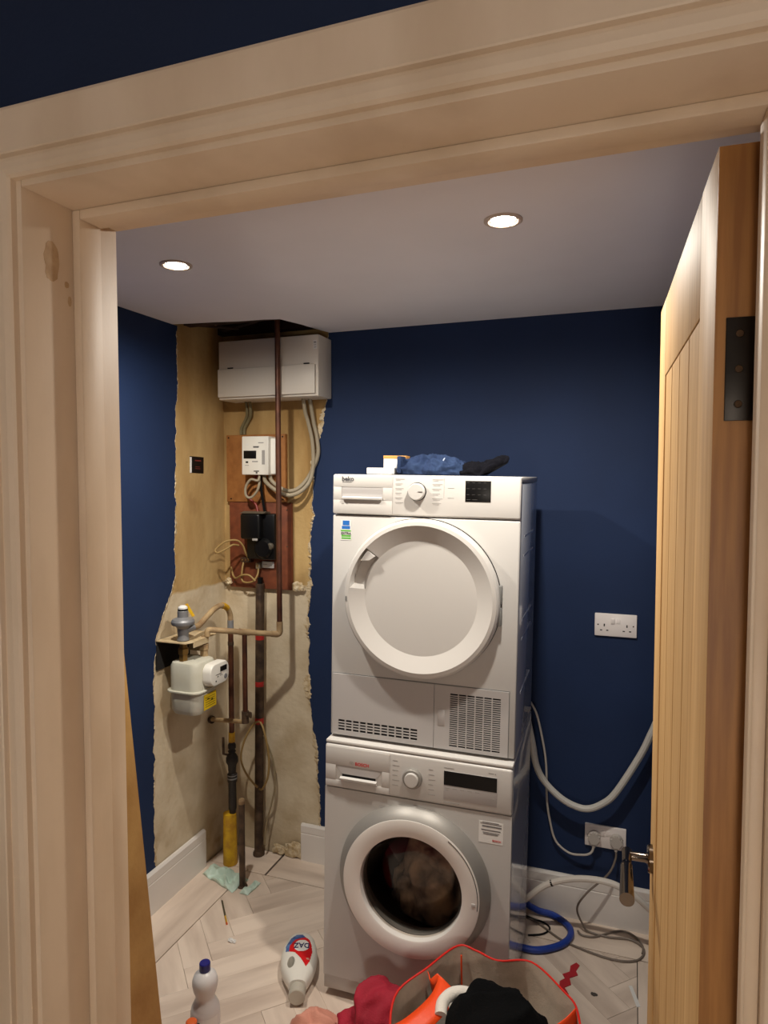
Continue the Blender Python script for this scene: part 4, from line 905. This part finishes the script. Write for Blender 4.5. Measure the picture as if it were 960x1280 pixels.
ob = empty('spray_bottle', (-1.148, 1.548, 0)); tag(ob, 'orange topped bottle in front of the bleach bottle, barely in view', 'bottle')
lathe('body', [(.028, 0), (.030, .004), (.030, .115), (.016, .135), (.012, .140)], HDPE2, ob, seg=32); lathe('cap', [(.0155, .138), (.016, .140), (.0155, .165), (.012, .168), (0, .168)], ORANGE, ob, seg=24)

# lying detergent bottle: superelliptic body with a grip hole
dz_o = Vector((-1.098, 2.130, .0)); dz_e = Vector((-.996, 1.882, 0)); dv = dz_e - dz_o
dzr = empty('detergent_bottle', dz_o, (0, 0, math.atan2(dv.y, dv.x))); tag(dzr, 'white detergent bottle with a red label lying on its side on the floor', 'bottle')
LEN = dv.length
stat = [(0, .020, .020, 0), (.010, .036, .028, 0), (.03, .048, .034, 0), (.07, .059, .037, .0), (.11, .0625, .038, .0), (.15, .060, .038, .001), (.18, .053, .036, .002), (.205, .043, .033, .004), (.225, .034, .029, .005), (.238, .029, .027, .006)]
def sec(u):
    for s0, s1 in zip(stat[:-1], stat[1:]):
        if s0[0] <= u <= s1[0]:
            t = (u - s0[0]) / (s1[0] - s0[0]); return [s0[i] + (s1[i] - s0[i]) * t for i in range(1, 4)]
    return list(stat[-1][1:])
ZB = .0385
def top_z(u, v):
    wv, tv, off = sec(u); q = min(.999, abs(v - off) / wv); return ZB + tv * (1 - q ** 2.6) ** (1 / 2.6)
bm = bmesh.new(); rings = []; NA = 48; us = []
us = sorted(set([s[0] for s in stat] + [i * .008 for i in range(30)]))
us = [u for u in us if u <= .238]
for u in us:
    wv, tv, off = sec(u); ring = []
    for k in range(NA):
        a = 2 * math.pi * k / NA; c, s_ = math.cos(a), math.sin(a); e = 2 / 2.6
        ring.append(bm.verts.new((u, off + wv * math.copysign(abs(c) ** e, c), ZB + tv * math.copysign(abs(s_) ** e, s_))))
    rings.append(ring)
for a, b in zip(rings[:-1], rings[1:]):
    for k in range(NA): bm.faces.new((a[k], a[(k + 1) % NA], b[(k + 1) % NA], b[k]))
bm.faces.new(rings[0]); bm.faces.new(rings[-1])
body = from_bm('body', bm, HDPE, dzr)
cut = from_bm('cutter', prism_bm([(.166 + .024 * math.cos(a), -.022 + .0125 * math.sin(a)) for a in [2 * math.pi * k / 24 for k in range(24)]], -.02, .12, 'z'), DARK)
cut.parent = dzr
md = body.modifiers.new('grip', 'BOOLEAN'); md.object = cut; md.operation = 'DIFFERENCE'; md.solver = 'EXACT'
dg = bpy.context.evaluated_depsgraph_get(); dg.update()
nm = bpy.data.meshes.new_from_object(body.evaluated_get(dg)); body.modifiers.clear(); body.data = nm
nm.materials.clear(); nm.materials.append(HDPE)
for p in nm.polygons: p.use_smooth = True; p.material_index = 0
nm.set_sharp_from_angle(angle=R(40)); bpy.data.objects.remove(cut)
lathe('cap', [(.020, 0), (.0265, .001), (.0275, .006), (.0270, .036), (.024, .0385), (0, .0385)], CAPGREY, dzr, seg=32, axis='x', loc=(.2385, .006, ZB - .004))
def decal(name, test, m, lift, parent, res=.002):
    bm = bmesh.new(); c = {}
    def vt(i, k):
        if (i, k) not in c: c[(i, k)] = bm.verts.new((i * res, k * res, top_z(i * res, k * res) + lift))
        return c[(i, k)]
    for i in range(2, 120):
        for k in range(-34, 35):
            u, v = (i + .5) * res, (k + .5) * res
            if test(u, v) and abs(v) < sec(u)[0] * .93: bm.faces.new((vt(i, k), vt(i + 1, k), vt(i + 1, k + 1), vt(i, k + 1)))
    return from_bm(name, bm, m, parent, smooth=True)
def in_poly(poly):
    def f(u, v):
        c = False; j = len(poly) - 1
        for i in range(len(poly)):
            if (poly[i][1] > v) != (poly[j][1] > v) and u < (poly[j][0] - poly[i][0]) * (v - poly[i][1]) / (poly[j][1] - poly[i][1]) + poly[i][0]: c = not c
            j = i
        return c
    return f
red_poly = [(.083, -.034), (.059, -.034), (.037, -.017), (.028, .018), (.036, .032), (.053, .040), (.083, .046), (.1185, .040), (.138, .029), (.1125, .010), (.089, -.013)]
blue_poly = [(.080, -.045), (.056, -.048), (.027, -.033), (.015, -.013), (.016, .007), (.028, .018), (.037, -.017), (.059, -.034), (.083, -.034)]
red_poly = [(u * 1.28 + .010, v) for u, v in red_poly]; blue_poly = [(u * 1.28 + .010, v) for u, v in blue_poly]
lb = decal('label', in_poly(red_poly), DAZRED, .0006, dzr); decal('label_swirl', in_poly(blue_poly), DAZBLUE, .0006, lb)
decal('label_oval', lambda u, v: ((u - .091) / .030) ** 2 + ((v - .008) / .027) ** 2 < 1, LABELW, .0011, lb)
decal('label_spot', lambda u, v: (u - .154) ** 2 + (v - .033) ** 2 < .005 ** 2, PINKC, .0011, lb)
tm = text_mesh('DAZ', .0265, .0003, True, 'CENTER')
for v in tm.vertices:
    tx, ty = v.co.x, v.co.y; u, vv_ = .0790 + ty * 1.35, .008 - tx * 1.0; v.co = Vector((u, vv_, top_z(u, vv_) + .0018 + v.co.z))
link('lettering', tm, DAZNAVY, lb)

# ------------------------------------------------------------------ laundry bag and clothes
rim_c = [(-.568, 1.630, .335), (-.512, 1.752, .345), (-.455, 1.858, .349), (-.400, 1.866, .342), (-.338, 1.856, .336), (-.248, 1.880, .338), (-.155, 1.806, .335), (-.112, 1.750, .330), (-.095, 1.60, .325), (-.150, 1.46, .32), (-.35, 1.42, .31), (-.51, 1.48, .32)]
rim = catmull(rim_c, 6, True)
ctr = Vector((-.33, 1.645, 0))
bag = empty('laundry_bag', (-.33, 1.645, 0)); tag(bag, 'large red and orange shopping bag with white lining, full of laundry', 'bag')
def shell(name, inset, m, z0):
    bm = bmesh.new(); rows = []; NV = 12
    for k in range(NV + 1):
        t = k / NV; row = []
        for i, p in enumerate(rim):
            base = Vector((p.x - ctr.x, p.y - ctr.y, 0)) * .80; top = Vector((p.x - ctr.x, p.y - ctr.y, p.z))
            q = base.lerp(top, t); q.z = z0 + (p.z - z0) * t
            r = Vector((q.x, q.y, 0)); l = r.length
            bul = .018 * math.sin(math.pi * t) + .010 * noise.noise((i * .35, t * 4, 2)) * math.sin(math.pi * min(1, t * 1.02)) - inset
            q += r / l * bul; row.append(bm.verts.new(q))
        rows.append(row)
    n = len(rim)
    for a, b in zip(rows[:-1], rows[1:]):
        for i in range(n): bm.faces.new((a[i], a[(i + 1) % n], b[(i + 1) % n], b[i]))
    bm.faces.new(rows[0])
    return from_bm(name, bm, m, bag, smooth=True)
shell('bag_shell', 0, BAGRED, .003); shell('bag_lining', .0028, BAGIN, .006)
tube('bag_trim', [Vector((p.x - ctr.x, p.y - ctr.y, p.z)) for p in rim] + [Vector((rim[0].x - ctr.x, rim[0].y - ctr.y, rim[0].z))], .0030, BAGRED, bag, curve=False, seg=8)
tube('lining_seam', [(-.112, .205, .33), (-.108, .196, .25), (-.10, .180, .15), (-.09, .165, .06)], .0025, BAGORANGE, bag)
def ribbon(name, pts, wdir, wd, m, parent, th=.002):
    P = catmull(pts, 8); bm = bmesh.new(); rows = []
    Wd = [Vector(x) for x in wdir]; n = len(P)
    for i, p in enumerate(P):
        f = i / (n - 1) * (len(Wd) - 1); a = int(min(f, len(Wd) - 2)); wv = Wd[a].lerp(Wd[a + 1], f - a).normalized() * wd * .5
        rows.append([bm.verts.new(p - wv), bm.verts.new(p - wv * .33 + Vector((0, 0, .003))), bm.verts.new(p + wv * .33 + Vector((0, 0, .003))), bm.verts.new(p + wv)])
    for a, b in zip(rows[:-1], rows[1:]):
        for k in range(3): bm.faces.new((a[k], a[k + 1], b[k + 1], b[k]))
    o = from_bm(name, bm, m, parent, smooth=True); o.modifiers.new('thickness', 'SOLIDIFY').thickness = th; return o
ribbon('handle', [(-.176, .104, .312), (-.168, .094, .308), (-.156, .080, .308), (-.134, .084, .326), (-.120, .076, .334), (-.122, .02, .332), (-.144, -.035, .326), (-.180, -.080, .312), (-.210, -.11, .308)],
       [(.15, .2, -1), (.2, .1, -1), (.4, .0, -.9), (.6, -.1, -.75), (.9, -.25, -.3), (.9, -.35, -.2), (.8, -.5, -.2), (.7, -.6, -.2), (.6, -.7, -.2)], .058, BAGORANGE, bag)
ribbon('handle', [(.216, .100, .322), (.190, .07, .305), (.150, .045, .300), (.10, .03, .305), (.11, -.03, .30), (.17, -.09, .31), (.21, -.12, .318)],
       [(-.1, -.2, 1), (-.3, -.2, .8), (-.1, -.5, .8), (0, -1, .3), (-.8, 0, .4), (-.4, .4, .8), (0, 0, 1)], .045, BAGORANGE, bag)
# clothes in the bag
tag(heap('dark_garment', .19, .17, .10, 41, CHECKC, loc=(-.33, 1.64, .16), folds=.32, freq=20), 'dark grey garment bunched under the others in the bag', 'garment')
tag(heap('black_garment', .118, .130, .100, 52, BLACKC, loc=(-.300, 1.632, .282), rot=(0, 0, .5), folds=.30, freq=8, flat=.6), 'black garment bunched on top of the laundry bag', 'garment')
tag(heap('white_garment', .085, .05, .05, 63, WHITEC, loc=(-.405, 1.690, .272), rot=(0, 0, .5), folds=.32, freq=20), 'white garment bunched left of the black one in the bag', 'garment')
tag(heap('white_garment', .06, .055, .055, 64, WHITEC, loc=(-.215, 1.672, .255), rot=(0, 0, -.6), folds=.32, freq=20), 'white garment tucked right of the black one in the bag', 'garment')
tag(tube('rolled_sleeve', [(-.440, 1.622, .325), (-.444, 1.656, .334), (-.425, 1.690, .338), (-.390, 1.706, .336), (-.355, 1.708, .322), (-.33, 1.70, .30)], .016, WHITEC, n=8), 'rolled white sleeve hanging over the laundry in the bag', 'garment')
tag(heap('charcoal_shirt', .05, .04, .045, 71, DENIMD, loc=(-.43, 1.735, .262), folds=.32, freq=20), 'charcoal garment at the back of the bag', 'garment')
# clothes beside the bag
tag(heap('crimson_top', .125, .095, .225, 82, REDC, loc=(-.672, 1.790, 0), rot=(0, 0, .3), folds=.26, freq=11, flat=.55), 'crumpled crimson top heaped on the floor left of the bag', 'garment')
tag(heap('pink_cloth', .095, .075, .115, 91, PINKC, loc=(-.850, 1.725, 0), rot=(0, 0, .6), folds=.35, freq=15, flat=.5), 'pale pink cloth crumpled left of the crimson top', 'cloth')
tag(heap('grey_cloth', .055, .05, .10, 95, GREYC, loc=(-.755, 1.655, 0), rot=(0, 0, .2), folds=.32, freq=20), 'grey green cloth between the pink cloth and crimson top', 'cloth')
